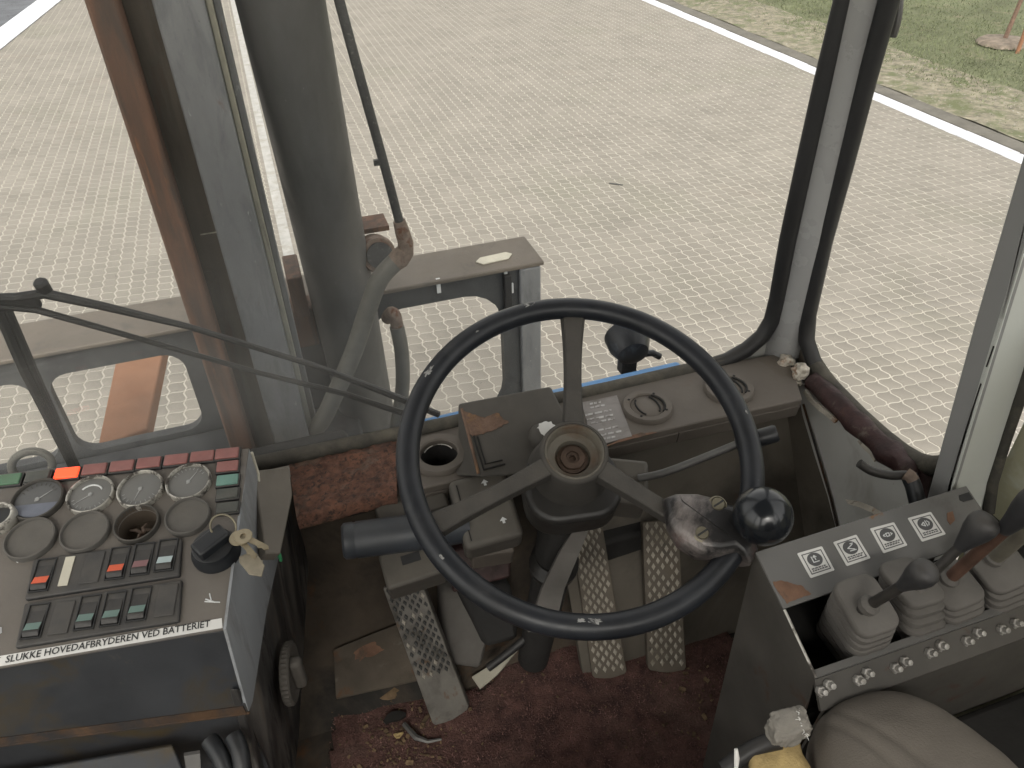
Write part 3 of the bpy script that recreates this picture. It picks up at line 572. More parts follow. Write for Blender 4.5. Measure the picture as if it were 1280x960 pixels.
# windscreen
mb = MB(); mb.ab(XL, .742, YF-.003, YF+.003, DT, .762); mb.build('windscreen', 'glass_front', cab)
YG = .884
gp = [oy(x, y, YG) for x, y in ((1072, -60), (1055, 0), (1030, 100), (1006, 205), (985, 300), (972, 372), (965, 400), (953, 420), (933, 437), (908, 450), (880, 458), (820, 472), (760, 486), (660, 507), (560, 530), (440, 555), (320, 580), (160, 613), (0, 645), (-150, 680))]
gp[0] = rise(gp[0], gp[2]); mb = MB(); mb.tube(gp[:11], [.0132]*9+[.012, .0108], 12); mb.build('gasket', 'gasket', cab)
mb = MB(); mb.tube(gp[9:], .0115, 12); mb.build('gasket', 'gasket_dirty', cab, label='dusty lower windscreen gasket')
# right front pillar
def pil(d): return W(.7535, .873, d)
cs = [(-.030*math.cos(a)-.0, .016-.040*math.sin(a)) for a in np.linspace(0, math.pi, 15)]
mb = MB(); A = [W(.7535+x, .873+y, -.5) for x, y in cs]; mb.prism(A, (0, 0, -1.28)); mb.build('front_pillar', 'pillar', cab, smooth=60)
mb = MB(); A = [oy(x, y, .889) for x, y in ((985, 300), (972, 385), (955, 425), (915, 452), (870, 470), (1003, 470), (1010, 400), (1012, 300))]
mb.prism(A, (0, .005, 0)); mb.build('corner_web', 'wall', cab)
# side window: wall around it, glass, gasket
mb = MB(); XW = .762
A = [ox(x, y, XW) for x, y in ((1002, 400), (1010, 440), (1035, 478), (1080, 522), (1130, 568), (1165, 582), (1186, 582))]
B = [Vector((p.x, p.y, H-FL)) for p in A]; B[0].y = A[0].y = .87
mb.strip(A, B, (.015, 0, 0)); mb.build('right_wall', 'wall_dark', cab)
mb = MB(); A = [ox(x, y, .768) for x, y in ((1170, -200), (1120, -60), (1105, 20), (1030, 300), (1010, 400), (1015, 440), (1040, 478), (1080, 520), (1130, 566), (1165, 580), (1215, 585), (1330, 150), (1390, -60))]
A[0] = rise(A[0], A[1]); A[-1] = rise(A[-1], A[-2]); mb.prism(A, (.005, 0, 0)); mb.build('side_window', 'glass_side', cab)
gp = [ox(x, y, .760) for x, y in ((1133, -60), (1111, 0), (1083, 100), (1057, 200), (1030, 300), (1010, 392), (1008, 425), (1018, 455), (1040, 485), (1075, 521), (1105, 548), (1128, 566), (1147, 577), (1165, 582), (1200, 580))]
gp[0] = rise(gp[0], gp[2]); mb = MB(); mb.tube(gp[:8], [.0132]*6+[.0130, .0125], 12); mb.build('gasket', 'gasket', cab)
mb = MB(); mb.tube(gp[7:], [.0115]+[.0135]*7, 12); mb.build('gasket', 'gasket_dirty', cab, label='dusty lower side window gasket')
# pale grey panel below the side window
mb = MB(); A = [ox(x, y, .757) for x, y in ((993, 470), (1003, 520), (1018, 570), (1034, 620), (1052, 690), (1085, 740), (1190, 720), (1180, 600), (1140, 606), (1090, 566), (1040, 518), (1008, 482))]
mb.prism(A, (.004, 0, 0)); mb.build('side_panel', 'side_panel', cab, bevel=.0015)
mb = MB(); mb.tube([ox(x, y, .752) for x, y in ((1004, 505), (1020, 560), (1038, 622), (1052, 682))], .0022, 6, flat=(1, 0, 0)); mb.build('panel_seam', 'rust_edge', cab)
rp = spline([ox(x, y, .744) for x, y in ((1014, 474), (1034, 492), (1062, 519), (1092, 549), (1117, 572), (1137, 588), (1144, 598))], 4); rrs = np.interp(np.linspace(0, 6, len(rp)), range(7), [.013, .0155, .0170, .0165, .0172, .0160, .010])
mb = MB(); mb.tube(rp, rrs, 16); mb.build('sill_roll', 'burg', cab, jitter=.006)
for k, pts in enumerate((((1006, 487), (1014, 498), (1025, 507), (1036, 516), (1046, 525)), ((1075, 547), (1082, 556), (1090, 564), (1095, 572)))):
    mb = MB(); A = [ox(x, y, .733) for x, y in pts]; B = [ox(x-3.5+random.random(), y+3.5+2*random.random(), .733) for x, y in pts]; mb.strip(A, B, (.004, 0, 0)); mb.build('torn_edge', 'foam_pale', cab)
A = [ox(x, y, .748) for x, y in ((1128, 578), (1140, 590), (1150, 588), (1162, 600), (1158, 625), (1146, 640), (1150, 612), (1136, 603))]
mb = MB(); mb.prism(A, (.006, 0, 0)); mb.build('sill_end', 'burg', cab)
# door post and door lining
mb = MB(); XP = .73
A = [ox(x, y, XP) for x, y in ((1330, 0), (1280, 190), (1219, 400), (1160, 617), (1150, 660), (1182, 660), (1190, 611), (1254, 400), (1315, 200), (1360, 0))]
A2 = [ox(x, y, XP) for x, y in ((1360, 0), (1315, 200), (1254, 400), (1190, 611), (1182, 660))]
A[0] = rise(A[0], A[1]); A[-1] = rise(A[-1], A[-2]); A2[0] = rise(A2[0], A2[1]); mb.prism(A, (.008, 0, 0)); mb.build('door_post', 'post_d', cab, bevel=.002)
mb = MB(); B2 = [ox(x, y, .795) for x, y in ((1420, 0), (1355, 220), (1282, 462), (1237, 602), (1228, 640))]
B2[0] = rise(B2[0], B2[1]); mb.strip(A2, B2, (.0, .006, 0)); mb.build('post_face', 'post_l', cab)
gp = [ox(x, y, .797) for x, y in ((1425, 0), (1360, 220), (1287, 462), (1256, 552), (1241, 602), (1236, 640))]; gp[0] = rise(gp[0], gp[1]); mb = MB(); mb.tube(gp, .007, 10); mb.build('gasket', 'gasket_dirty', cab)
mb = MB(); sx = [ox(x, y, .73) for x, y in ((1189, 600), (1205, 545), (1232, 462), (1245, 425))]
for k in range(0, 3): mb.tube([sx[k].lerp(sx[k+1], .1), sx[k].lerp(sx[k+1], .8)], .0011, 6)
mb.build('post_seam', 'ground_dark', cab)
mb = MB(); mb.ab(.812, .835, -.2, .50, .48, FL); mb.build('door', 'door', cab)
mb = MB(); mb.ab(.82, .826, -.2, .50, DT, .479); mb.build('door_window', 'glass_side', cab)
mb = MB(); mb.ab(.775, .835, YB, -.2, .35, FL); mb.ab(.775, .835, -.24, -.19, DT, .349); mb.build('right_rear_wall', 'wall', cab)
A = [od(x, y, .775) for x, y in ((1210, 616), (1238, 604), (1262, 640), (1300, 688), (1300, 760), (1240, 680))]
mb = MB(); mb.prism(A, (0, 0, -.01)); mb.build('door_gap_shade', 'ground_dark', cab)  # dark sheet over the gap by the door, shade put into its colour
# black kick panel right of the seat
mb = MB(); mb.ab(.60, .80, -.3, .33, .93, FL); mb.build('battery_box', 'ground_dark', cab, bevel=.01)

# dashboard ledge
DD = .75
def dpt(x, y, dz=0.): return od(x, y, DD-dz)
fl = [(371, 651), (466, 624), (500, 617), (560, 603), (660, 578), (740, 558), (850, 533), (930, 515), (1003, 499)]
bkp = [(361, 578), (460, 553), (500, 546), (560, 531), (660, 508), (740, 490), (850, 466), (930, 449), (985, 440)]
def ledge(i, j, name, m, parent, z=0.):
    A = [dpt(*fl[k]) for k in range(i, j+1)]; B = [dpt(*bkp[k]) for k in range(i, j+1)]
    hc, hr = dpt(549, 570), .0275
    bm = bmesh.new(); es = []
    for l in ([p+Vector((0, 0, z)) for p in A+B[::-1]], [hc+Vector((hr*math.cos(a), hr*math.sin(a), z)) for a in np.linspace(0, 2*math.pi, 33)[:-1]]):
        v = [bm.verts.new(p) for p in l]; es += [bm.edges.new((v[k-1], v[k])) for k in range(len(v))]
    r = bmesh.ops.triangle_fill(bm, use_beauty=True, edges=es); fs = [f for f in r['geom'] if isinstance(f, bmesh.types.BMFace)]
    ex = bmesh.ops.extrude_face_region(bm, geom=fs); bmesh.ops.translate(bm, vec=(0, 0, -.012), verts=[v for v in ex['geom'] if isinstance(v, bmesh.types.BMVert)])
    bmesh.ops.recalc_face_normals(bm, faces=bm.faces); bm.verts.index_update()
    q = MB(); q.add([v.co.copy() for v in bm.verts], [tuple(v.index for v in f.verts) for f in bm.faces]); bm.free()
    lipA = [p+Vector((0, 0, z-.0125)) for p in A]; lipB = [p+Vector((0, .004, z-.036)) for p in A]; q.strip(lipA, lipB, (0, .006, 0))
    return q.build(name, m, parent, bevel=.002)
def rust_ledge():
    q = MB(); n, m_ = 70, 40; vs = []; fs = []
    a, b, c, e = dpt(*fl[0]), dpt(496, 618), dpt(496, 547), dpt(*bkp[0])
    for j in range(m_+1):
        for i in range(n+1):
            u, v = i/n, j/m_; p = (a*(1-u)+b*u)*(1-v)+(e*(1-u)+c*u)*v
            h = .0035*noise.fractal(p*55, 1., 2., 4)+.0035*max(0, noise.noise(p*130))
            if j == 0: p = p+Vector((0, .004, -.022))
            if j == 1: p = p+Vector((0, -.001*noise.noise(p*90), -.004))
            vs.append(p+Vector((0, 0, h+.001))); 
    for j in range(m_):
        for i in range(n): k = j*(n+1)+i; fs.append((k, k+1, k+n+2, k+n+1))
    q.add(vs, fs); return q.build('rusty_ledge', 'dash_rust', cab, smooth=50, label='dash ledge plate eaten by flaking red rust')
rust_ledge()
mb = MB(); mb.prism([dpt(x, y, -.012) for x, y in ((372, 649), (497, 617), (497, 549), (362, 580))], (0, 0, -.02)); mb.build('ledge_base', 'rust_edge', cab)
ledge(2, 8, 'dashboard', 'dash', cab)
def vent(px, py, r_out, r_in, dark, idx):
    c = dpt(px, py); q = MB(); q.lathe([(r_in, -.004), (r_in, .006), (r_in+.002, .008), (r_out-.002, .008), (r_out, .005), (r_out, -.002)], c, (0, 0, 1), 40)
    # open ring: drop the caps
    q.f = [f for f in q.f if len(f) == 4]; o = q.build('vent_ring', 'dash', cab)
    if dark:
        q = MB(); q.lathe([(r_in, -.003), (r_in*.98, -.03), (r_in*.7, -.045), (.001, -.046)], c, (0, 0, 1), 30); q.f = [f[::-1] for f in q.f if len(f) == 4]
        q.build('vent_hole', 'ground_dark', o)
        q3 = MB(); ring = [c+Vector((r_in*.8*math.cos(a), r_in*.8*math.sin(a), .003)) for a in np.linspace(.3, 2.6, 12)]; q3.tube(ring, .0008, 6); q3.build('hole_edge', 'bezel', o)
    else:
        q = MB(); q.lathe([(r_in+.001, -.004), (r_in+.001, .003), (r_in*.97, .0045), (r_in*.2, .0062), (.001, .006)], c, (0, 0, 1), 30)
        q.build('flap', 'dash', o)
        for s in (-1, 1):
            q = MB(); arc = [c+Vector((s*r_in*.30+s*r_in*.34*math.cos(a), r_in*.75*math.sin(a), .0064)) for a in np.linspace(-1.2, 1.2, 9)]; q.tube(arc, .0014, 6); q.build('flap_slot', 'ground_dark', o)
        q = MB(); q.tube([c+Vector((r_in*1.0*math.cos(a), r_in*1.0*math.sin(a), .0066)) for a in np.linspace(-.9, .9, 10)], .0016, 6)
        q.build('flap_slot', 'ground_dark', o)
        for k in range(4):
            a = .8+k*math.pi/2; q = MB(); p = c+Vector((.8*(r_out+.0*r_in)*.97*math.cos(a), .8*r_out*.97*math.sin(a), .0082)); q.lathe([(.0022, 0), (.0018, .0006), (.0002, .0007)], p, (0, 0, 1), 10); q.build('screw', 'ground_dark', o)
vent(549, 570, .0425, .027, True, 0); vent(809, 511, .0385, .0265, False, 1); vent(911, 488, .0385, .0265, False, 2)
# worn silver instruction decal with white lines of print beside the vent
mb = MB(); mb.prism([dpt(x, y, .0016) for x, y in ((727, 503), (771, 494), (790, 545), (742, 558))], (0, 0, -.0012)); dc = mb.build('decal', 'sign', cab, smooth=0)
for k, (y0, x0, x1) in enumerate(((505, 737, 752), (510, 737, 757), (519, 731, 766), (525, 733, 768), (529, 738, 770), (538, 747, 774), (544, 750, 778), (549, 752, 770))):
    mb = MB()
    for j in range(3):
        u0, u1 = x0+(x1-x0)*(j/3+.02), x0+(x1-x0)*((j+1)/3-.05)
        mb.prism([dpt(u, y0-.2*(u-x0)+dy, .0021) for u, dy in ((u0, -1.2), (u1, -1.2), (u1, 1.2), (u0, 1.2))], (0, 0, -.0004))
    mb.build('print_line', 'print_pale', dc, smooth=0)
mb = MB(); mb.prism(ragged([dpt(x, y, .001) for x, y in ((752, 560), (775, 548), (800, 541), (818, 541), (800, 546), (772, 553))], 0, .2), (0, 0, -.0008)); mb.build('rust_patch', 'rustpatch', cab, smooth=0)
# white foam crumbling out of the corner
def scrap(px, py, X, s, name, label, m='foam_pale'):
    c = ox(px, py, X); q = MB(); bm = bmesh.new(); bmesh.ops.create_icosphere(bm, subdivisions=3, radius=1)
    r = Vector((random.random()*9, random.random()*9, random.random()*9))
    for v in bm.verts:
        k = .72+.55*noise.noise(v.co*1.1+r)+.22*noise.noise(v.co*3+r); v.co = Vector((v.co.x*s[0], v.co.y*s[1], v.co.z*s[2]))*k
    bm.verts.index_update(); q.add([c+v.co for v in bm.verts], [tuple(v.index for v in f.verts) for f in bm.faces]); bm.free()
    return tag(q.build(name, m, smooth=25), label, 'foam scrap')
scrap(984, 452, .735, (.016, .018, .013), 'foam_scrap', 'pale foam lump in the dash corner, nearest the windscreen gasket')
scrap(1000, 464, .735, (.018, .020, .016), 'foam_scrap', 'brown stained foam lump where the dash meets the burgundy roll')
scrap(994, 474, .728, (.010, .014, .013), 'foam_scrap', 'small pale foam flake hanging over the dash end')
mb = MB(); mb.tube(spline([ox(1126, -40, .80), ox(1124, 5, .80), ox(1121, 28, .80), ox(1116, 46, .80)]), .005, 8); mb.build('drain_tube', 'stalk', cab)
# bent black grab bar and a loose strap
t = thing('grab_bar', 'bent black metal bar sticking out in front of the side panel', 'bar', at(1138, 598, 1.0))
mb = MB(); mb.tube(spline([at(1074, 579, 1.0), at(1090, 589, 1.0), at(1112, 594, 1.0), at(1132, 594, 1.0), at(1139, 597, .995)]), .006, 10); mb.build('upper_bar', 'lever_dark', t)
mb = MB(); mb.tube([at(1136, 594, .998), at(1142, 608, .995), at(1148, 632, .99)], .0105, 12); mb.build('stub', 'black_pl', t)
mb = MB(); mb.tube([at(1132, 592, .996), at(1138, 596, .993), at(1141, 601, .992)], .0085, 10); mb.build('weld_tip', 'fitting', t)
mb = MB(); A = [ox(x, y, .72) for x, y in ((1056, 624), (1072, 626), (1090, 633), (1103, 641))]; B = [ox(x, y, .71) for x, y in ((1060, 630), (1074, 634), (1090, 641), (1100, 650))]
mb.strip(A, B, (.003, 0, -.002)); tag(mb.build('loose_strap', 'foam_pale'), 'pale curled strap end poking up behind the lever box', 'strap')

# ================================================================== steering wheel and column
rz, tl = -.155, .4195
c = W(.2884, .6503, .6407)
w1 = Vector((math.cos(rz), math.sin(rz), 0)); w2 = Vector((-math.sin(rz)*math.cos(tl), math.cos(rz)*math.cos(tl), math.sin(tl))); wn = w1.cross(w2)
hubc = c-w1*.008
def wp(px, py, h=0.): return op(px, py, c+wn*h, wn)
t = thing('steering_wheel', 'large worn black three-spoke steering wheel in front of the dashboard', 'steering wheel', hubc)
mb = MB(); mb.tube([c+.2105*(w1*math.cos(a)+w2*math.sin(a)) for a in np.linspace(0, 2*math.pi, 129)[:-1]], .0143, 18, closed=True, flat=wn); mb.build('rim', 'rim', t, smooth=60)
def spoke(px, py):
    e = wp(px, py); dr = (e-hubc).normalized(); e = c+(e-c).normalized()*.202; sd = wn.cross(dr).normalized(); q = MB(); n = 9; vs = []; L = (e-hubc).length
    for i in range(n+1):
        f = i/n; p = hubc+dr*(.0395+(L-.0395)*f); w = .0150-.0028*math.sin(math.pi*min(1, f*1.15))+(.0025*max(0, f-.85)/.15)
        z = -.004-.004*math.sin(math.pi*f); th = .010
        vs += [p-sd*w+wn*(z-th), p+sd*w+wn*(z-th), p+sd*w*.8+wn*(z+.004), p-sd*w*.8+wn*(z+.004)]
    fs = []
    for i in range(n):
        a = i*4
        for k in range(4): l = (k+1) % 4; fs.append((a+k, a+l, a+4+l, a+4+k))
    fs += [(3, 2, 1, 0), (n*4, n*4+1, n*4+2, n*4+3)]
    q.add(vs, fs); bm = q.build('spoke', 'spoke', t, bevel=.002)
spoke(717, 398); spoke(540, 655); spoke(868, 655)
mb = MB(); mb.lathe([(.056, -.080), (.055, -.066), (.050, -.045), (.0445, -.018), (.0425, -.003), (.0405, .001), (.0375, .002), (.0365, 0)], hubc, wn, 48); mb.f = [f for f in mb.f if len(f) == 4]; h = mb.build('hub', 'hub', t, smooth=50)
mb = MB(); mb.lathe([(.0372, .0005), (.0350, .0015), (.0335, -.0005), (.0318, -.015), (.0280, -.0165), (.0225, -.0175), (.0215, -.026), (.0002, -.026)], hubc, wn, 48); mb.f = [f for f in mb.f if len(f) == 4]; mb.build('hub_ring', 'hub_in', h)
mb = MB(); mb.lathe([(.0195, -.0262), (.0195, -.0225), (.0155, -.0215), (.0150, -.0175), (.0085, -.0170), (.0080, -.0205), (.0045, -.0210), (.0040, -.0255), (.0002, -.0255)], hubc, wn, 24, wob=lambda k, q: (.05 if (q in (2, 3) and k % 4 == 0) else 0)); mb.f = [f for f in mb.f if len(f) == 4]; mb.build('nut', 'rust_nut', h)
# bare chips worn into the rim plastic
mb = MB()
for px, py, sz in ((532, 470, .011), (662, 390, .010), (544, 707, .0045), (741, 774, .010), (724, 779, .006), (935, 520, .004), (600, 425, .003)):
    p = wp(px, py); dr = (p-c).normalized(); ctr_ = c+dr*.2105; side = .35 if (p-c).length > .2105 else .0; tn_r = wn.cross(dr); nr_ = (wn+dr*side*.8+(-dr)*.25*(side == 0)).normalized(); uu_ = nr_.cross(tn_r).normalized()
    pts_ = []
    for j in range(22):
        a = 2*math.pi*j/22; r_ = sz*(.62+.5*noise.noise(Vector((math.cos(a)*2+px, math.sin(a)*2, 1)))+.35*noise.noise(Vector((math.cos(a)*6+px, math.sin(a)*6, 4)))); x_, y_ = r_*math.cos(a)*1.2, r_*.55*math.sin(a)
        th_ = y_/.0143; o_ = ctr_+tn_r*x_; pts_.append(o_+.0147*(nr_*math.cos(th_)+uu_*math.sin(th_)))
    k0 = len(mb.v); mid_ = ctr_+nr_*.0148; mb.add(pts_+[mid_], [(j, (j+1) % 22, 22) for j in range(22)])
mb.build('rim_chips', 'rim_chip', t, smooth=60)
# spinner clamp and ball
cl = [(833, 622), (846, 617), (872, 617), (888, 621), (905, 629), (918, 632), (934, 648), (944, 672), (948, 688), (938, 703), (924, 690), (900, 694), (876, 691), (852, 676), (838, 652)]
ca = Vector((0, 0, 0)); top = [wp(x, y, .015) for x, y in cl]
for p in top: ca += p/len(top)
mid = [p+(p-ca)*.05-wn*.012 for p in top]; low = [ca+(p-ca)*.94-wn*.034 for p in top]; ins = [ca+(p-ca)*.74+wn*.008 for p in top]
mb = MB(); n = len(top); fs = []
for q in range(3):
    for i in range(n): j = (i+1) % n; fs.append((q*n+i, q*n+j, (q+1)*n+j, (q+1)*n+i))
fs += [tuple(range(n-1, -1, -1)), tuple(3*n+i for i in range(n))]
fs = [f[::-1] for f in fs]; fs = [f[::-1] for f in fs]
mb.add(low+mid+top+ins, fs); k = mb.build('spinner_clamp', 'clamp', t, bevel=.003, smooth=35)
for px, py in ((897, 631), (877, 667)):
    p = wp(px, py, .0205); q = MB(); q.lathe([(.0108, -.004), (.0108, .0012), (.009, .0025), (.0085, .001)], p, wn, 20); q.lathe([(.0078, 0), (.0078, .003), (.0068, .0042), (.001, .0046)], p, wn, 20); sc = q.build('screw', 'screw', k)
    q = MB(); a = (w1*.8+w2*.35).normalized(); b = wn.cross(a); q.box(p+wn*.0045, a*.0072, b*.0011, wn*.0004); q.build('slot', 'ink', sc)
bc = at(953.5, 645, .862)
mb = MB(); mb.tube([wp(925, 660, .002), wp(938, 655, .012), bc], [.016, .013, .011], 16); mb.build('knob_stem', 'clamp', t)
mb = MB(); mb.ball(bc, .0328, 40, 28); mb.build('spinner_knob', 'ball', t, smooth=80)
# column
def fbox(mb, px, py, tt, hw, hh, hd, rot=0., a1=None, a2=None):
    p = at(px, py, tt); a1 = a1 or w1; a2 = a2 or w2; nn = a1.cross(a2); ca_, sa_ = math.cos(rot), math.sin(rot); u = a1*ca_+a2*sa_; v = a2*ca_-a1*sa_
    mb.box(p-nn*hd, u*hw, v*hh, nn*hd); return p, u, v, nn
t = thing('steering_column', 'dusty black steering column with switch housings below the steering wheel', 'steering column', W(.26, .71, 1.10))
mb = MB(); p1 = at(692, 705, 1.12); mb.tube([hubc-wn*.06, hubc-wn*.09, p1, W(.25, .73, 1.17)], [.038, .033, .028, .026], 24); mb.build('column_tube', 'ground_dark', t)  # near-black colour stands in for the footwell dark the tube sinks into
mb = MB(); mb.lathe([(.034, -.012), (.036, 0), (.031, .006), (.035, .012), (.029, .02)], p1, (p1-W(.25, .73, 1.17)), 28); mb.build('boot_ring', 'col', t)
mb = MB(); cp = hubc-wn*.052-w2*.020; A = [cp+w1*x+w2*y for x, y in rrect(.060, .050, .035, 6)]; mb.prism([cp+w1*x*1.0+w2*y*1.0 for x, y in rrect(.062, .050, .04, 6)], -wn*.055); mb.build('cowl', 'col', t, bevel=.008, seg=3)
mb = MB(); fbox(mb, 783, 600, 1.03, .030, .032, .03, -.25); mb.build('stalk_housing', 'swbox', t, bevel=.006)
mb = MB(); p, u, v, nn = fbox(mb, 607, 634, 1.04, .040, .050, .026, .12); sb = mb.build('switch_housing', 'swbox', t, bevel=.008, seg=3)
for dx, dy in ((.008, .034), (.018, -.024)):
    q = MB(); q.prism([p+u*(dx+x*.005)+v*(dy+y*.005)+nn*.0006 for x, y in ((-1, 0), (0, 1), (1, 0), (.35, 0), (.35, -.8), (-.35, -.8), (-.35, 0))], -nn*.0004); q.build('arrow_mark', 'white_mark', sb, smooth=0)
q = MB(); q.box(p-u*.030+nn*.0003, u*.0008, v*.04, nn*.0005); q.build('housing_seam', 'ground_dark', sb)
mb = MB(); p, u, v, nn = fbox(mb, 513, 626, 1.07, .050, .026, .03, .17); sb = mb.build('selector_housing', 'swbox', t, bevel=.005)
mb = MB(); p, u, v, nn = fbox(mb, 515, 703, 1.05, .041, .026, .03, .17); sb = mb.build('selector_housing', 'swbox', t, bevel=.005)
q = MB(); q.box(p+v*.006+u*.0-nn*.0012, u*.013, v*.0065, nn*.0018); q.build('socket', 'ink', sb)
mb = MB(); mb.box(at(612, 675, 1.10), w1*.03, w2*.03, wn*.03); mb.build('column_bracket', 'dash', t, bevel=.004)
t = thing('gear_selector', 'thick blue black cylindrical selector handle left of the steering column', 'lever', at(560, 661, 1.03))
a, b = at(428, 677, 1.015), at(585, 657, 1.045); dr = (b-a).normalized()
mb = MB(); mb.lathe([(.020, 0), (.0235, .003), (.0240, .014), (.0232, .0155), (.0232, .0175), (.0242, .019), (.0244, .12), (.022, (b-a).length)], a, dr, 32); mb.build('grip', 'handle', t)
t = thing('indicator_stalk', 'thin bent metal stalk with a black grip right of the steering column', 'lever', at(800, 597, 1.02))
mb = MB(); mb.tube(spline([at(798, 598, 1.03), at(830, 591, 1.02), at(875, 574, 1.01), at(922, 555, .99)]), .0052, 12); mb.build('rod', 'stalk', t)
a, b = at(920, 556, .99), at(972, 541, .975); mb = MB(); mb.lathe([(.007, 0), (.0105, .004), (.0112, .03), (.0112, (b-a).length-.003), (.0095, (b-a).length)], a, (b-a), 20); mb.build('grip', 'black_pl', t)
# instrument cowl on the dash
t = thing('instrument_cowl', 'grey dash cowl with a rusty scraped patch behind the steering wheel', 'instrument cowl', W(.24, .79, DD))
TL, TR, BR, BL = at(572, 503.5, 1.0926), at(688, 481.5, 1.1217), at(742, 585, 1.055), at(600, 597, 1.04)
BL2 = od(570, 594, DD-.003); cn = (TR-TL).cross(BL-TL).normalized(); cn = cn if cn.z > 0 else -cn
BR = op(742, 585, TL, cn)
TL2, TR2, BR2 = Vector((TL.x-.002, TL.y+.005, H-DD)), Vector((TR.x+.01, TR.y+.005, H-DD)), Vector((BR.x, BR.y-.01, H-DD-.02))
mb = MB(); mb.add([TL, TR, BR, BL, TL2, TR2, BR2, BL2], [(0, 3, 2, 1), (0, 1, 5, 4), (1, 2, 6, 5), (2, 3, 7, 6), (3, 0, 4, 7)]); body = mb.build('cowl_body', 'cowl', t, bevel=.004, seg=3)
def cq(px, py, h=.0): return op(px, py, TL+cn*h, cn)
mb = MB(); mb.prism(ragged([cq(x, y, .0012) for x, y in ((578, 513), (592, 518), (606, 522), (620, 516), (634, 528), (622, 535), (604, 541), (589, 547), (583, 532))], cn), -cn*.001); mb.build('rust_patch', 'cowl_rust', t, smooth=0)
mb = MB(); A = [cq(x, y, .0016) for x, y in ((592, 545), (604, 588), (632, 581))]
mb.tube([cq(592, 545, .001), cq(598, 566, .001), cq(605, 587, .001), cq(631, 580, .001)], .0016, 6); mb.tube([cq(597, 546, .001), cq(607, 580, .001), cq(628, 575, .001)], .0012, 6); mb.build('pressed_line', 'ground_dark', t)
mb = MB(); mb.tube([cq(577, 511, .0), cq(590, 560, .0), cq(598, 592, .0)], .0022, 8); mb.build('worn_edge', 'cowl_rust', t)
dc_ = cq(679, 546, .004); mb = MB(); mb.lathe([(.021, -.006), (.0205, .003), (.017, .011), (.010, .015), (.0005, .016)], dc_, cn, 28); dm = mb.build('rubber_cap', 'cowl', t, smooth=60)
mb = MB()
vs = []
mb.lathe([(.0150, .0136), (.0100, .0156), (.0005, .0164)], dc_+cn*.0003+(cq(684, 541)-cq(679, 546))*.6, cn, 24, wob=lambda k, q: -.18*abs(math.sin(k*1.3))*(q == 0)); mb.build('torn_sticker', 'sticker', dm, smooth=60)

# ================================================================== pedals
def pedal(name, label, TL, TR, BR, BL, tt, db, plain, m, ms, studs):
    tl_, tr_ = at(*TL, tt), at(*TR, tt); br_, bl_ = od(*BR, db), od(*BL, db)
    t = thing(name, label, 'pedal', (bl_+br_)/2, None)
    nn = (tr_-tl_).cross(tl_-bl_).normalized(); nn = nn if nn.z > 0 else -nn
    P = lambda u, v, h=0.: (bl_*(1-u)+br_*u)*(1-v)+(tl_*(1-u)+tr_*u)*v+nn*h
    out = [(.06, 0), (.30, -.012), (.5, -.018), (.70, -.012), (.94, 0), (1, .02), (1, .985), (.97, 1), (.03, 1), (0, .985), (0, .02)]
    q = MB(); q.prism([P(u, v) for u, v in out], -nn*.006); q.build('tread_plate', m, t, bevel=.0012)
    q = MB(); q.strip([P(.0, .02, -.006), P(0, .98, -.006)], [P(.0, .02, -.018), P(0, .98, -.022)], (tr_-tl_)*.06); q.strip([P(.94, .02, -.006), P(.94, .98, -.006)], [P(.94, .02, -.018), P(.94, .98, -.022)], (tr_-tl_)*.06)
    q.build('side_flange', m, t)
    W_ = (br_-bl_).length; L_ = (tl_-bl_).length; step = W_/studs; nr = int(L_/(step*.62)); q = MB(); qd = MB()
    for r in range(nr+1):
        for k in range(studs+1):
            u = (k+(.5 if r % 2 else 0)+.02)/studs; v = .015+r*step*.62/L_
            if u < .05 or u > .97 or v > .985 or v < plain: continue
            if random.random() < .03: continue
            hw, hh = .25*step/W_, .44*step/L_*(1.0); z = .0013*(.7+.5*random.random()); tw_ = random.uniform(-.12, .12)
            dst = qd if (ms == 'stud_dark' and random.random() < .9) else q
            dst.add([P(u-hw, v), P(u, v-hh), P(u+hw, v), P(u, v+hh), P(u-hw*.55, v, z), P(u, v-hh*.55, z), P(u+hw*.55, v, z), P(u, v+hh*.55, z)], [(0, 1, 5, 4), (1, 2, 6, 5), (2, 3, 7, 6), (3, 0, 4, 7), (4, 5, 6, 7)])
    if q.v: q.build('raised_studs', 'pedal_stud', t, smooth=0, kind='stuff')
    if qd.v: qd.build('dark_studs', 'stud_dark', t, smooth=0, kind='stuff')
    q = MB(); a = P(.5, .82, -.012); q.tube([a, a+Vector((0, .05, -.02)), a+Vector((0, .09, .03))], .009, 10); q.build('pedal_arm', 'lever_dark', t)
    return t
pedal('clutch_pedal', 'long dark tread plate pedal with a smooth worn foot, left of the steering column', (478, 734), (527, 728), (587, 886), (542, 908), 1.215, 1.168, .33, 'pedal_dark', 'stud_dark', 5)
pedal('brake_pedal', 'tilted brass grey tread plate pedal just right of the steering column', (714, 664), (753, 657), (784, 842), (741, 848), 1.255, 1.168, .03, 'pedal', 'pedal_stud', 4)
pedal('accelerator_pedal', 'upright tread plate pedal with bright diamonds, nearest the lever box', (803, 653), (848, 650), (858, 838), (810, 838), 1.255, 1.168, .03, 'pedal', 'pedal_stud', 4)
t = thing('parking_brake_strap', 'flat dark lever hanging from the column with a pale bolt at its top', 'lever', at(735, 655, 1.12))
mb = MB(); A = [at(x, y, q_) for x, y, q_ in ((722, 655, 1.045), (700, 690, 1.04), (678, 735, 1.04), (660, 790, 1.05))]; B = [at(x, y, q_) for x, y, q_ in ((738, 657, 1.04), (724, 692, 1.035), (706, 735, 1.035), (692, 790, 1.045))]
mb.strip(A, B, (0, .006, -.006)); mb.build('lever_plate', 'boot', t)
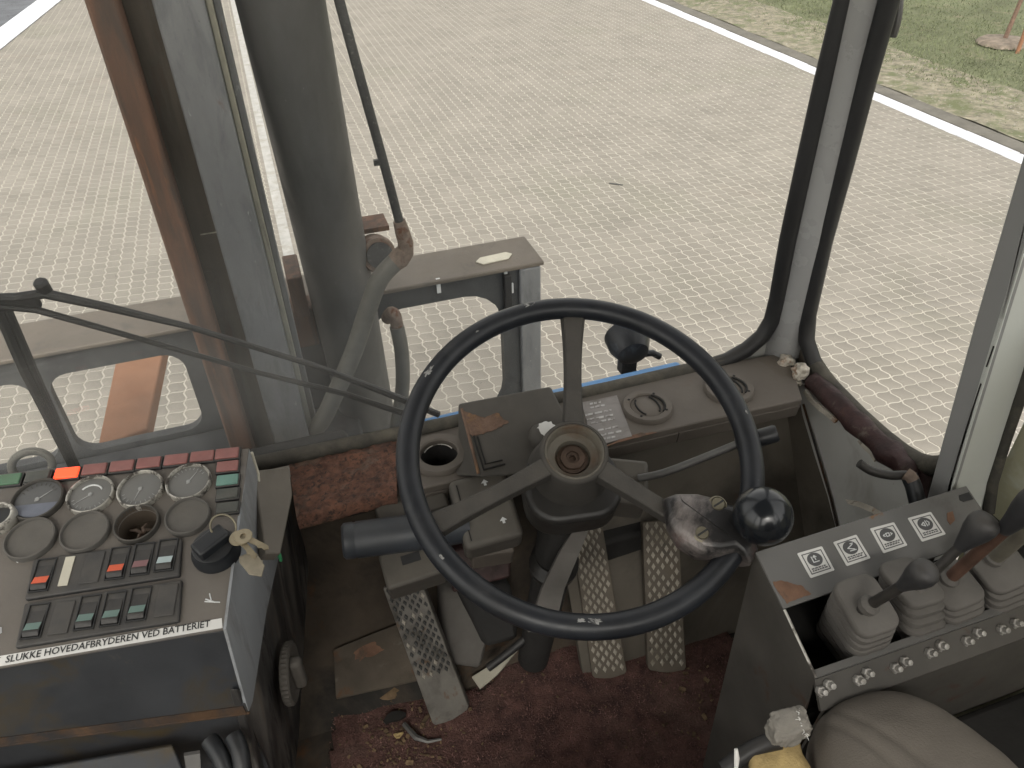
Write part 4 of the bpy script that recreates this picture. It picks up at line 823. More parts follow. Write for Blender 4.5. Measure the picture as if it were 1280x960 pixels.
mb = MB(); p = at(733, 659, 1.03); mb.ball(p, .0055, 14, 8); mb.build('bolt', 'bolt', t)
mb = MB(); p = at(713, 714, 1.16); mb.ball(p, .008, 14, 8); tag(mb.build('grease_cap', 'bolt'), 'small pale grease cap beside the tilted middle pedal', 'cap')

# ================================================================== floor carpet and litter
t = thing('floor_carpet', 'burgundy carpet on the cab floor strewn with crumbs, under the pedals', 'carpet', W(.3, .5, FL))
edge = [(408, 962), (418, 882), (450, 872), (482, 863), (536, 846), (575, 862), (602, 858), (640, 822), (672, 796), (720, 786), (780, 783), (850, 786), (903, 778), (925, 812), (968, 880), (1004, 935)]
EP = [od(x, y, FL-.004) for x, y in edge]; EP = EP+[W(.55, .30, FL-.004), W(-.14, .30, FL-.004)]
ep2 = [(p.x, p.y) for p in EP]
xs = [p[0] for p in ep2]; ys = [p[1] for p in ep2]; st = .0075
nx = int((max(xs)-min(xs))/st)+1; ny = int((max(ys)-min(ys))/st)+1; idx = {}; vs = []; fs = []
def cz(x, y): return H-FL+.006+.004*noise.noise(Vector((x*9, y*9, 0)))+.0025*noise.noise(Vector((x*28, y*28, 4)))+.010*math.exp(-((y-.585-.06*(x-.2))/.03)**2)
for j in range(ny+1):
    for i in range(nx+1):
        x, y = min(xs)+i*st, min(ys)+j*st
        if inpoly(x, y, ep2): idx[i, j] = len(vs); vs.append((x, y, cz(x, y)))
for (i, j), a in idx.items():
    if (i+1, j) in idx and (i, j+1) in idx and (i+1, j+1) in idx: fs.append((a, idx[i+1, j], idx[i+1, j+1], idx[i, j+1]))
mb = MB(); mb.add(vs, fs); co = mb.build('pile', 'carpet', t, smooth=70); so = co.modifiers.new('solid', 'SOLIDIFY'); so.thickness = .006; so.offset = -1
mb = MB(); N = 26000; vv = []; ff = []
while len(ff) < N:
    x, y = random.uniform(min(xs), max(xs)), random.uniform(max(.35, min(ys)), max(ys))
    if not inpoly(x, y, ep2): continue
    z = cz(x, y); a = random.uniform(0, 6.28); h = random.uniform(.0015, .0035); k = len(vv); l = .0009
    vv += [Vector((x-l*math.cos(a), y-l*math.sin(a), z)), Vector((x+l*math.cos(a), y+l*math.sin(a), z)), Vector((x+random.gauss(0, .002), y+random.gauss(0, .002), z+h))]; ff.append((k, k+1, k+2))
mb.v = vv; mb.f = ff; mb.build('pile_fibres', 'fibre', t, smooth=0, kind='stuff')
mb = MB()
for k in range(420):
    if k < 170: x, y = random.gauss(.02, .045), random.gauss(.66, .04)
    elif k < 260: x, y = random.gauss(.47, .04), random.gauss(.56, .05)
    else: x, y = random.uniform(-.1, .55), random.uniform(.42, .75)
    if not inpoly(x, y, ep2): continue
    z = cz(x, y)+.002; s = random.uniform(.0005, .0014)*(1 if random.random() < .93 else 2.2); a = random.uniform(0, 6.28)
    u = Vector((math.cos(a), math.sin(a), random.uniform(-.3, .3)))*s*random.uniform(1, 2.2); v = Vector((-math.sin(a), math.cos(a), random.uniform(-.3, .3)))*s
    mb.box((x, y, z), u, v, (0, 0, s*.5))
o = mb.build('floor_crumbs', 'crumb', smooth=0, kind='stuff'); o['label'] = 'dry crumbs and rust flakes scattered over the burgundy carpet'
def flake(px, py, s, m, name, label, rot):
    p = od(px, py, FL-.012); q = MB(); n = 9; r = random.random()*9
    pts = [p+Vector((s*math.cos(a+rot)*(1.2+.5*noise.noise(Vector((a, r, 0)))), s*.6*math.sin(a+rot)*(1+.5*noise.noise(Vector((a, r, 3)))), .003*math.sin(2*a))) for a in np.linspace(0, 6.283, n+1)[:-1]]
    q.prism(pts, (0, 0, -.004)); return tag(q.build(name, m, smooth=30), label, 'debris')
flake(487, 868, .013, 'crumb', 'leaf_scrap', 'crumpled tan leaf scrap on the carpet edge near the black strip', .3)
flake(493, 896, .015, 'col', 'rubber_scrap', 'torn dark rubber scrap on carpet left of the worn pedal foot', 1)
flake(498, 918, .006, 'foam', 'foam_crumb', 'small yellow foam crumb lying below the torn rubber scrap', 2)
mb = MB(); mb.tube([od(505, 905, FL-.012), od(520, 922, FL-.012), od(535, 927, FL-.012), od(552, 924, FL-.012)], [.004, .005, .003, .002], 6); tag(mb.build('wire_scrap', 'stalk'), 'short bent wire scrap with a shiny end on the carpet', 'debris')
mb = MB(); mb.tube([od(x, y, FL-.012) for x, y in ((418, 876), (450, 868), (482, 858), (532, 840), (575, 848))], .006, 8, flat=(0, 0, 1)); tag(mb.build('rubber_edging', 'gasket'), 'black rubber edging strip along the front edge of the carpet', 'edging')
mb = MB(); A = [od(590, 846, FL-.02), od(612, 832, FL-.02), od(648, 806, FL-.02)]; B = [od(600, 860, FL-.02), od(622, 842, FL-.02), od(650, 808, FL-.02)]; mb.strip(A, B, (0, 0, -.004))
tag(mb.build('pale_flap', 'cream'), 'pale pointed underlay flap sticking up at the carpet front edge', 'flap')
t = thing('foot_plate', 'brown grey steel foot plate at the front left of the carpet', 'plate', W(0, .8, 1.15))
tnn = Vector((0, -.19, .409)).normalized(); tpp = W(0, .72, FL)+tnn*.010; mb = MB(); mb.prism([op(x, y, tpp, tnn) for x, y in ((420, 872), (416, 812), (470, 790), (522, 770), (560, 838), (536, 846))], (0, 0, -.006)); mb.build('plate', 'foot_plate', t, bevel=.001)
mb = MB(); mb.prism(ragged([op(x, y, tpp+tnn*.001, tnn) for x, y in ((440, 815), (470, 800), (480, 812), (450, 826))], tnn, .3), (0, 0, -.0006)); mb.build('rust_patch', 'rustpatch', t)
t = thing('junction_box', 'dark brown box tucked under the selector housing in the footwell', 'box', at(590, 715, 1.25))
mb = MB(); mb.prism([at(560, 690, 1.22), at(640, 668, 1.22), at(638, 722, 1.22), at(566, 742, 1.22)], Vector((.02, .08, -.05))); mb.build('box_body', 'burg', t, bevel=.004)
# footwell clutter
t = thing('heater_duct', 'dusty grey rubber duct low in the footwell between left pedal and column', 'duct', W(.16, .86, 1.0))
mb = MB(); A = [at(552, 738, 1.30), at(590, 744, 1.30), at(612, 800, 1.30), at(604, 838, 1.27), at(556, 832, 1.27)]; mb.prism(A, (0, .05, -.01)); mb.build('duct_body', 'boot', t, bevel=.01, seg=3)
mb = MB(); A = [at(570, 738, 1.29), at(640, 730, 1.31), at(650, 800, 1.29), at(606, 812, 1.28)]; mb.prism(A, (0, .06, -.02)); mb.build('duct_flange', 'ground_dark', t, bevel=.01)
mb = MB(); mb.tube(spline([at(610, 835, 1.26), at(640, 812, 1.26), at(664, 792, 1.26), at(690, 770, 1.27)]), .007, 10); mb.build('cable', 'gasket', t)
t = thing('valve_block', 'dark valve housing behind the pedals under the column', 'valve housing', W(.42, .82, 1.0))
mb = MB(); mb.box(at(775, 700, 1.33), (.05, 0, 0), (0, .02, .0), (0, 0, .08)); mb.build('valve_body', 'ground_dark', t, bevel=.008)
for k, (x, y, s) in enumerate(((880, 755, .02), (895, 748, .016), (888, 768, .013))):
    p = od(x, y, FL-.02); q = MB(); bm = bmesh.new(); bmesh.ops.create_icosphere(bm, subdivisions=3, radius=1)
    for v in bm.verts: v.co *= s*(.7+.6*noise.noise(v.co*1.4+Vector((k*7, 0, 0))))
    bm.verts.index_update(); q.add([p+Vector((v.co.x*1.3, v.co.y, v.co.z*.7)) for v in bm.verts], [tuple(v.index for v in f.verts) for f in bm.faces]); bm.free()
    tag(q.build('dirt_clod', 'boot', smooth=30), ('dusty clod of dirt at the foot of the lever box', 'smaller clod of dirt behind the dusty clod by the lever box', 'smallest clod of dirt at the carpet corner by the lever box')[k], 'dirt clod')

# ================================================================== instrument console on the left
A0, B0, C0 = at(311, 560, .975), at(282, 785, .8145), at(0, 592, .949)
k1 = (A0-C0).normalized(); kn = k1.cross(A0-B0).normalized(); kn = kn if kn.z > 0 else -kn; k2 = kn.cross(k1)
def kp(px, py, h=0.): return op(px, py, A0, kn)+kn*h
def sp(px, py, h=0.): return op(px, py, A0, k1)+k1*h
t = thing('instrument_console', 'grey and black instrument console with gauges, rocker switches and a Danish sticker', 'console', W(-.30, .70, FL))
bm = bmesh.new(); es = []; hc_ = kp(172.5, 657); hr_ = (kp(200.5, 657)-kp(144.5, 657)).length/2*.985*.88
for l in ([kp(311, 560), kp(282, 786), kp(-160, 862), kp(-160, 609)], [hc_+hr_*(k1*math.cos(a)+k2*math.sin(a)) for a in np.linspace(0, 2*math.pi, 33)[:-1]]):
    v = [bm.verts.new(p) for p in l]; es += [bm.edges.new((v[k-1], v[k])) for k in range(len(v))]
r_ = bmesh.ops.triangle_fill(bm, use_beauty=True, edges=es); ex = bmesh.ops.extrude_face_region(bm, geom=[f for f in r_['geom'] if isinstance(f, bmesh.types.BMFace)])
bmesh.ops.translate(bm, vec=-kn*.004, verts=[v for v in ex['geom'] if isinstance(v, bmesh.types.BMVert)]); bmesh.ops.recalc_face_normals(bm, faces=bm.faces); bm.verts.index_update()
mb = MB(); mb.add([v.co.copy() for v in bm.verts], [tuple(v.index for v in f.verts) for f in bm.faces]); bm.free(); mb.build('panel', 'console', t, bevel=.0012)
Fp = sp(311, 891); Lv = -k1*.62
mb = MB(); f0 = kp(282, 786, -.0045); f1 = Fp; mb.prism([f0, f1, f1+Lv, f0+Lv], Vector((0, .004, 0))); mb.build('front_face', 'console_black', t, bevel=.001)
fn = (f1-f0).cross(Lv).normalized(); fn = fn if fn.y < 0 else -fn
mb = MB(); r0 = f0.lerp(f1, .90)+fn*.0012; r1 = f1+fn*.0012; mb.prism([r0+k1*-.004, r1-k1*.002, r1+Lv, r0+Lv-(f1-f0)*.0], -fn*.001); mb.build('rust_edge', 'rust_edge', t, smooth=0)
mb = MB(); mb.tube([f1+k1*.001, f1+Lv], .0018, 8); mb.build('bottom_fold', 'rust_edge', t)
mb = MB(); mb.prism([sp(x, y) for x, y in ((311.5, 561), (282.5, 786), (311, 890), (316, 876), (333, 765), (351, 685), (322, 592))], -k1*.003); mb.build('flank', 'console_side', t)
tn_ = (k1*.55+Vector((0, 0, 1))*.8-Vector((0, .2, 0))).normalized(); t0_ = sp(322, 600, -.001)
mb = MB(); mb.prism([op(x, y, t0_, tn_) for x, y in ((317, 588), (362, 583), (366, 618), (351, 692), (332, 692))], -tn_*.02); mb.build('flank_trim', 'console_trim', t, bevel=.002)
mb = MB(); mb.tube([sp(314, 566, .0005), sp(322, 592, .0005), sp(326, 650, .0005), sp(326, 715, .0005)], .0022, 6); mb.build('worn_edge', 'cream', t)
mb = MB(); mb.prism([sp(x, y, -.002) for x, y in ((300, 860), (316, 872), (333, 764), (351, 684), (366, 612), (372, 640))]+[W(-.085, 1.0, FL), W(-.185, .545, FL)], -k1*.01); ps = mb.build('pedestal_side', 'pedestal', t, bevel=.002)
q0 = sp(306, 884, -.002); mb = MB()
g0 = q0+Vector((0, .012, -.012)); mb.prism([g0+k1*-.002, Vector((g0.x-.01, g0.y+.01, H-FL)), Vector((g0.x-.01, g0.y+.01, H-FL))+Lv, g0+Lv], Vector((0, .01, 0))); mb.build('pedestal_front', 'console_black', t)
mb = MB(); mb.prism([at(x, y, .86) for x, y in ((-40, 975), (100, 952), (215, 932), (228, 962), (232, 1000), (-40, 1010))], Vector((0, .006, -.004))); mb.build('lower_flap', 'console_black', t, bevel=.002)
mb = MB(); mb.tube(spline([at(262, 925, .87), at(275, 945, .86), at(290, 985, .85)]), .010, 10); mb.tube(spline([at(292, 920, .87), at(300, 940, .86), at(306, 985, .85)]), .010, 10); mb.build('cable', 'black_pl', t)
mb = MB(); mb.prism([at(x, y, .865) for x, y in ((230, 945), (250, 942), (252, 985), (236, 985))], Vector((0, .004, 0))); mb.build('bracket', 'stalk', t)
# gauges
def gauge(px, py, rpx, kind, needle=None):
    ctr = kp(px, py); r = (kp(px+rpx, py)-kp(px-rpx, py)).length/2*.985
    bz = {'chrome': 'bezel', 'dark': 'bezel_dark', 'blank': 'blank', 'hole': 'bezel_dark', 'decal': 'bezel_dark'}[kind]
    q = MB(); q.lathe([(r, -.002), (r, .005), (r*.975, .0075), (r*.93, .008), (r*.89, .0065), (r*.885, .002)], ctr, kn, 44, wob=(lambda k, q_: .012*noise.noise(Vector((k*.7, px, 0)))) if kind == 'chrome' else None); q.f = [f for f in q.f if len(f) == 4]; g = q.build('gauge', bz, t)
    if kind in ('chrome', 'dark', 'decal'):
        q = MB(); q.lathe([(r*.90, .0035), (r*.5, .0042), (.0004, .0044)], ctr, kn, 36); q.f = [f for f in q.f if len(f) == 4]; q.build('dial', 'dial' if kind == 'chrome' else 'dial_dark', g, smooth=60)
        if needle is not None:
            a = math.radians(needle); dv = k1*math.cos(a)+k2*math.sin(a); sv = kn.cross(dv); q = MB()
            q.prism([ctr+kn*.0050+dv*(-r*.12)+sv*.0009, ctr+kn*.0050+dv*(-r*.12)-sv*.0009, ctr+kn*.0050+dv*r*.62-sv*.0003, ctr+kn*.0050+dv*r*.62+sv*.0003], -kn*.0004); q.lathe([(r*.09, .0046), (r*.08, .0062), (.0003, .0064)], ctr, kn, 14); q.build('needle', 'faint_mark', g)
        q = MB()
        lo, hi = (35, 150) if needle is not None and needle < 200 else (200, 330)
        for a in np.linspace(lo, hi, 9):
            dv = k1*math.cos(math.radians(a))+k2*math.sin(math.radians(a)); sv = kn.cross(dv); q.prism([ctr+kn*.0048+dv*r*.66+sv*.0004, ctr+kn*.0048+dv*r*.66-sv*.0004, ctr+kn*.0048+dv*r*.78-sv*.0004, ctr+kn*.0048+dv*r*.78+sv*.0004], -kn*.0003)
        q.build('tick_marks', 'faint_mark' if kind == 'chrome' else 'bezel_dark', g, smooth=0)
        if px == 115:
            q = MB(); q.tube([ctr+kn*.0047+(k1*math.cos(a)+k2*math.sin(a))*r*.5 for a in np.linspace(.5, 2.5, 14)], .0011, 6); q.build('scale_arc', 'white_mark', g)
        if kind == 'decal':
            q = MB(); q.lathe([(r*.87, .0046), (r*.84, .0049), (.0004, .0050)], ctr, kn, 36); q.v = [v for v in q.v]; keep = []
            q2 = MB(); pl = [ctr+kn*.0051+r*.84*(k1*math.cos(a)+k2*math.sin(a)) for a in np.linspace(math.radians(195), math.radians(345), 16)]; q2.prism(pl, -kn*.0005); q2.build('blue_decal', 'blue_mark', g, smooth=0)
    elif kind == 'blank':
        q = MB(); q.lathe([(r*.90, .0045), (r*.86, .0038), (r*.5, .0036), (.0004, .0036)], ctr, kn, 36); q.f = [f for f in q.f if len(f) == 4]; q.build('blank_cover', 'blank', g, smooth=50)
    else:
        q = MB(); q.lathe([(r*.89, .0062), (r*.87, -.02), (r*.80, -.024), (.0004, -.024)], ctr, kn, 36); q.f = [f for f in q.f if len(f) == 4]; q.build('empty_cup', 'floor', g)
        for a, l in ((160, .8), (250, .7), (80, .6), (20, .5)):
            dv = k1*math.cos(math.radians(a))+k2*math.sin(math.radians(a)); q = MB(); q.tube([ctr-kn*.018, ctr-kn*.012+dv*r*.3*l, ctr-kn*.016+dv*r*.8*l], [.0016, .0022, .0012], 6); q.build('wire_end', 'fitting', g)
# the empty gauge needs a real opening: the panel plate is thin, so its cup sits in a raised collar
gauge(49, 627, 32, 'decal', 40); gauge(115, 621, 29, 'chrome', 215); gauge(177, 614, 28.5, 'chrome', 255); gauge(237, 605, 28, 'chrome', 60)
gauge(40, 676, 31, 'blank'); gauge(108, 667, 30, 'blank'); gauge(172.5, 657, 28, 'hole'); gauge(236, 648, 28, 'blank')
c_ = kp(3, 652); q = MB(); q.lathe([(.019, -.002), (.019, .012), (.017, .015), (.0145, .014), (.014, .004)], c_, kn, 30); q.f = [f for f in q.f if len(f) == 4]; lg = q.build('lighter_socket', 'bezel', t)
q = MB(); q.lathe([(.0142, .008), (.010, .005), (.0003, .004)], c_, kn, 24); q.build('socket_core', 'ink', lg)
# warning lights
def lamp(px, py, w, h, m, on=False):
    p = kp(px, py, 0); a = k1*((kp(px+w/2, py)-kp(px-w/2, py)).length/2*.97); b = k2*((kp(px, py-h/2)-kp(px, py+h/2)).length/2)
    q = MB(); q.box(p+kn*.0015, a*1.04, b*1.06, kn*.0025); hd = q.build('warning_light', 'frame_pl', t, bevel=.0008)
    q = MB(); q.box(p+kn*.0045, a*.93, b*.86, kn*.0018); q.build('lens', m, hd, bevel=.0012)
for k, (px, py, m) in enumerate(((-22, 605.5, 'lens_green'), (13, 602, 'lens_green'), (49, 598, 'lens_dark'), (85.5, 594, 'lens_hot'), (120, 589, 'lens_red'), (154, 585, 'lens_red'), (187.5, 581, 'lens_red'), (221.5, 577, 'lens_red'), (254, 573, 'lens_red'), (285, 569.5, 'lens_red'))): lamp(px, py, 31.5, 14, m)
for k, (px, py, m) in enumerate(((285.5, 585.5, 'lens_red'), (285.5, 602.5, 'lens_teal'), (285.5, 619.5, 'lens_dark'), (285.5, 637, 'lens_dark'))): lamp(px, py, 29, 14, m)
# rocker switch plates
def plate(TL, TR, BR, BL):
    pl = [kp(*TL, .0), kp(*TR, .0), kp(*BR, .0), kp(*BL, .0)]; c = sum(pl, Vector((0, 0, 0)))/4
    q = MB(); q.prism([p+kn*.005 for p in pl], -kn*.007); fr = q.build('switch_plate', 'frame_pl', t, bevel=.0018)
    return fr
fr1 = plate((44, 702), (229, 675), (226, 722), (33, 752)); fr2 = plate((33, 757), (229, 727), (225, 779), (21, 812))
def rocker(px, py, w, h, kind, fr):
    p = kp(px, py, .0052); hw = (kp(px+w/2, py)-kp(px-w/2, py)).length/2*.95; hh = (kp(px, py-h/2)-kp(px, py+h/2)).length/2
    if kind == 'blank':
        q = MB(); q.box(p+kn*.0006, k1*hw*1.05, k2*hh*.98, kn*.0008); q.build('blank_plug', 'frame_pl', fr, bevel=.0008); return
    if kind == 'strip':
        q = MB(); q.box(p+kn*.0005, k1*hw*.52, k2*hh*.92, kn*.0006); q.build('cream_label', 'cream', fr); return
    q = MB()   # rim of the rocker well
    for s in (-1, 1): q.box(p+k1*hw*s*1.02+kn*.0006, k1*hw*.05, k2*hh*1.04, kn*.0011); q.box(p+k2*hh*s*1.02+kn*.0006, k1*hw*1.06, k2*hh*.03, kn*.0011)
    q.build('well_rim', 'ink', fr)
    def prof(pts, m, name, par):
        q = MB(); L_ = [p-k1*hw*.86+k2*hh*y+kn*z for y, z in pts]; q.prism(L_, k1*hw*1.72); return q.build(name, m, par, bevel=.0006)
    rk = prof([(.95, -.002), (.95, -.0008), (-.10, .0012), (-.60, .0042), (-.72, .0044), (-.93, .0018), (-.95, -.002)], 'rocker', 'rocker', fr)
    q = MB(); y0, z0, y1, z1 = -.12, .0016, -.60, .0046
    q.prism([p-k1*hw*.80+k2*hh*y0+kn*z0, p+k1*hw*.80+k2*hh*y0+kn*z0, p+k1*hw*.80+k2*hh*y1+kn*z1, p-k1*hw*.80+k2*hh*y1+kn*z1], -kn*.0006); q.build('window', kind, rk, smooth=0)
for px, py, kd in ((56.5, 722, 'sw_orange'), (86, 717, 'strip'), (118, 712.5, 'blank'), (149.5, 707, 'sw_orange'), (180, 702, 'sw_pink'), (210, 697, 'sw_pale')): rocker(px, py, 23, 37, kd, fr1)
for px, py, kd in ((47, 779.5, 'sw_green'), (80, 775, 'blank'), (112, 768.5, 'sw_green'), (144, 764, 'sw_green'), (176, 758, 'sw_green'), (210, 753.5, 'blank')): rocker(px, py, 24, 39, kd, fr2)
# sticker with its line of print
mb = MB(); s0, s1, s2, s3 = kp(-150, 846, .0008), kp(277.5, 773, .0008), kp(278.5, 785, .0008), kp(-150, 859, .0008)
mb.prism([s0, s1, s2, s3], -kn*.0006); st_ = mb.build('sticker', 'sticker', t, smooth=0)
ta, tb = kp(7, 829.5, .0011), kp(263, 784, .0011); tu = (tb-ta).normalized(); tv = kn.cross(tu); hgt = (kp(130, 797)-kp(130, 805.5)).length
text_mesh('SLUKKE HOVEDAFBRYDEREN VED BATTERIET', 'sticker_print', 'ink', st_, ta, tu, tv, kn, (tb-ta).length, hgt)
tw_ = (tb-ta).length*.17; text_mesh('HUSK AT', 'sticker_print', 'ink', st_, ta-tu*(tw_+.006), tu, tv, kn, tw_, hgt)
# pale scratches on the panel
mb = MB()
for a, b, w_ in (((257, 749), (269, 753), .0008), ((262, 742), (264, 750), .0007), ((256, 752), (275, 753), .0007), ((0, 785), (0, 792), .002), ((18, 700), (23, 703), .001)):
    mb.tube([kp(*a, .0002), kp(*b, .0002)], w_, 5)
mb.build('scratches', 'white_mark', t)
# ignition switch and keys
c_ = kp(271, 691); mb = MB(); mb.lathe([(.0265, -.002), (.0265, .006), (.0235, .010), (.0225, .017), (.020, .018)], c_, kn, 32); ig = mb.build('ignition_switch', 'black_pl', t)
mb = MB(); ka = (k1*.75+k2*.66).normalized(); kb_ = kn.cross(ka); mb.box(c_+kn*.021, ka*.019, kb_*.0105, kn*.009); mb.build('switch_grip', 'black_pl', ig, bevel=.003)
t2 = thing('key_ring', 'two small keys with a grubby clear tag hanging from the ignition switch', 'keys', kp(292, 680, .03))
rc = kp(288, 676, .030); ra, rb = (k1*.95-kn*.25).normalized(), (k2*.8+kn*.55).normalized()
mb = MB(); mb.tube([rc+.0135*(ra*math.cos(a)+rb*math.sin(a)) for a in np.linspace(0, 6.283, 33)[:-1]], .0012, 8, closed=True); mb.build('ring', 'screw', t2)
rc2 = kp(305, 687, .024)
for dxx, ang in ((0, -.9), (.006, -.55)):
    dv = (k1*math.cos(ang)+k2*math.sin(ang)-kn*.15).normalized(); sv = kn.cross(dv).normalized(); q = MB(); o_ = rc2+k1*dxx
    q.lathe([(.0095, 0), (.0100, .0009), (.0095, .0018), (.0035, .0018), (.0035, 0)], o_+kn*dxx*.3, kn, 22); q.prism([o_+kn*(.0002+dxx*.3)+dv*x+sv*y for x, y in ((.006, .0035), (.030, .0033), (.033, 0), (.029, -.003), (.025, -.0022), (.022, -.004), (.018, -.0024), (.006, -.0035))], kn*.0014); q.build('key', 'keybrass', t2)
tc = kp(319, 712, .012); dv = (k1*.55-k2*.83).normalized(); sv = kn.cross(dv).normalized(); mb = MB()
mb.prism([tc+sv*x*.010+dv*y*.014 for x, y in ((-.7, -1.2), (.6, -1), (1, -.6), (.9, .8), (0, 1.5), (-.9, .7), (-1, -.7))], kn*.002); mb.build('tag', 'keytag', t2, bevel=.0006)
# ridged dial on the pedestal side
c_ = sp(358, 842, -.001); sv = Vector((0, 0, 1)); fv = sv.cross(k1)
mb = MB(); mb.lathe([(.040, 0), (.041, .003), (.041, .010), (.038, .012), (.033, .010), (.0005, .009)], c_, k1, 120, wob=lambda k, q: (.03 if (k // 1) % 3 == 0 else 0) if q in (1, 2) else 0); dl = mb.build('ridged_dial', 'dialgrip', ps, smooth=25)
t_ = dl
mb = MB(); mb.box(c_+k1*.016, sv*.028, fv*.009, k1*.009); mb.build('dial_grip', 'dialgrip', ps, bevel=.006, seg=3)
mb = MB(); mb.box(sp(348.5, 697, .002), fv*.003, sv*.006, k1*.002); tag(mb.build('green_clip', 'green_mark', bevel=.001), 'tiny bright green clip stuck on the console side edge', 'clip')

# ================================================================== lever box on the right
XB0, XB1 = .43, .735
bTL, bBL, bFL = ox(944.5, 690, XB0), ox(980, 761, XB0), ox(1019, 847, XB0)
bTR, bBR, bFR = Vector((XB1, bTL.y, bTL.z)), Vector((XB1, bBL.y, bBL.z)), Vector((XB1, bFL.y, bFL.z))
bTR = ox(1208, 607, XB1); bBR = bTR+(bBL-bTL)
t = thing('lever_box', 'grey steel lever box with four pictogram stickers and a rusty corner', 'control box', W(.58, .41, FL))
pn = (bTR-bTL).cross(bTL-bBL).normalized(); pn = pn if pn.z > 0 else -pn
mb = MB(); mb.prism([bTL, bTR, bBR, bBL], -pn*.003); mb.build('label_panel', 'levbox', t, bevel=.001)
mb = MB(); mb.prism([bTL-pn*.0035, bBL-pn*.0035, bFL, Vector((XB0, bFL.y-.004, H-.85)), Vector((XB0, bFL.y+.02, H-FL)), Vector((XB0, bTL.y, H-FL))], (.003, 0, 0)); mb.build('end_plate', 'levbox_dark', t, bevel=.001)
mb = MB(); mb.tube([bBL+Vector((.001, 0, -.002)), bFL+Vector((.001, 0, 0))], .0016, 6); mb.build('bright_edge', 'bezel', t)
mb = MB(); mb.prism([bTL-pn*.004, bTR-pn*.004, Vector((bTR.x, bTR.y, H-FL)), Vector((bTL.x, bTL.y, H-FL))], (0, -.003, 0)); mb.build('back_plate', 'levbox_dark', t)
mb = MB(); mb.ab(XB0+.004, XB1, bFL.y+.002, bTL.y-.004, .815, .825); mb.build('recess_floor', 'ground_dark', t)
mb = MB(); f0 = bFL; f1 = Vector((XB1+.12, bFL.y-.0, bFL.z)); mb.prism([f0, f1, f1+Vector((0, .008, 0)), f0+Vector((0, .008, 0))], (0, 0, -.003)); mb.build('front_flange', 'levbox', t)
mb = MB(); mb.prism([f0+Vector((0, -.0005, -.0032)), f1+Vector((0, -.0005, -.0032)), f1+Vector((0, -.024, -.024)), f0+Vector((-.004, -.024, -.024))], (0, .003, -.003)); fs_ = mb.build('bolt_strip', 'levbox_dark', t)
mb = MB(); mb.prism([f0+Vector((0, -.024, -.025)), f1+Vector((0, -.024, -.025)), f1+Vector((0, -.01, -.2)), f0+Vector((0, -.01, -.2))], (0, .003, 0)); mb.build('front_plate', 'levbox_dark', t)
bn_ = Vector((0, -.72, .69))
for px, py in ((1024, 863), (1034, 855), (1071, 849), (1082, 840), (1117, 834), (1129, 826), (1160, 815), (1174, 806), (1206, 800), (1220, 790), (1250, 786), (1267, 778)):
    p = op(px, py, f0+Vector((0, -.012, -.013)), bn_); q = MB(); q.lathe([(.0054, 0), (.0054, .005), (.0046, .0058), (.0034, .0058), (.0032, .0115), (.0003, .012)], p, bn_, 6 if random.random() < .7 else 8); q.build('bolt', 'bolt', fs_, smooth=30)
    q = MB(); q.tube([p+bn_*.001, p+Vector((.001, -.004, -.013))], .0032, 8); q.build('bolt_tail', 'bolt', fs_)
pq = lambda px, py, h=0.: op(px, py, bTL+pn*h, pn)
mb = MB(); mb.prism(ragged([pq(x, y, .0006) for x, y in ((967, 727), (984, 727), (1000, 732), (1013, 742), (1000, 748), (984, 755), (974, 741))], pn, .16), -pn*.0005); mb.build('rust_patch', 'rustpatch', t, smooth=0)
mb = MB(); mb.prism([pq(x, y, .0008) for x, y in ((1184, 641), (1191, 639), (1194, 650), (1188, 656), (1184, 650))], -pn*.0006); mb.build('rust_patch', 'rustpatch', t, smooth=0)
mb = MB(); mb.prism([pq(x, y, .0009) for x, y in ((1199, 619), (1211, 615), (1217, 624), (1205, 627), (1200, 625))], -pn*.0007); mb.build('corner_slot', 'ink', t, smooth=0)
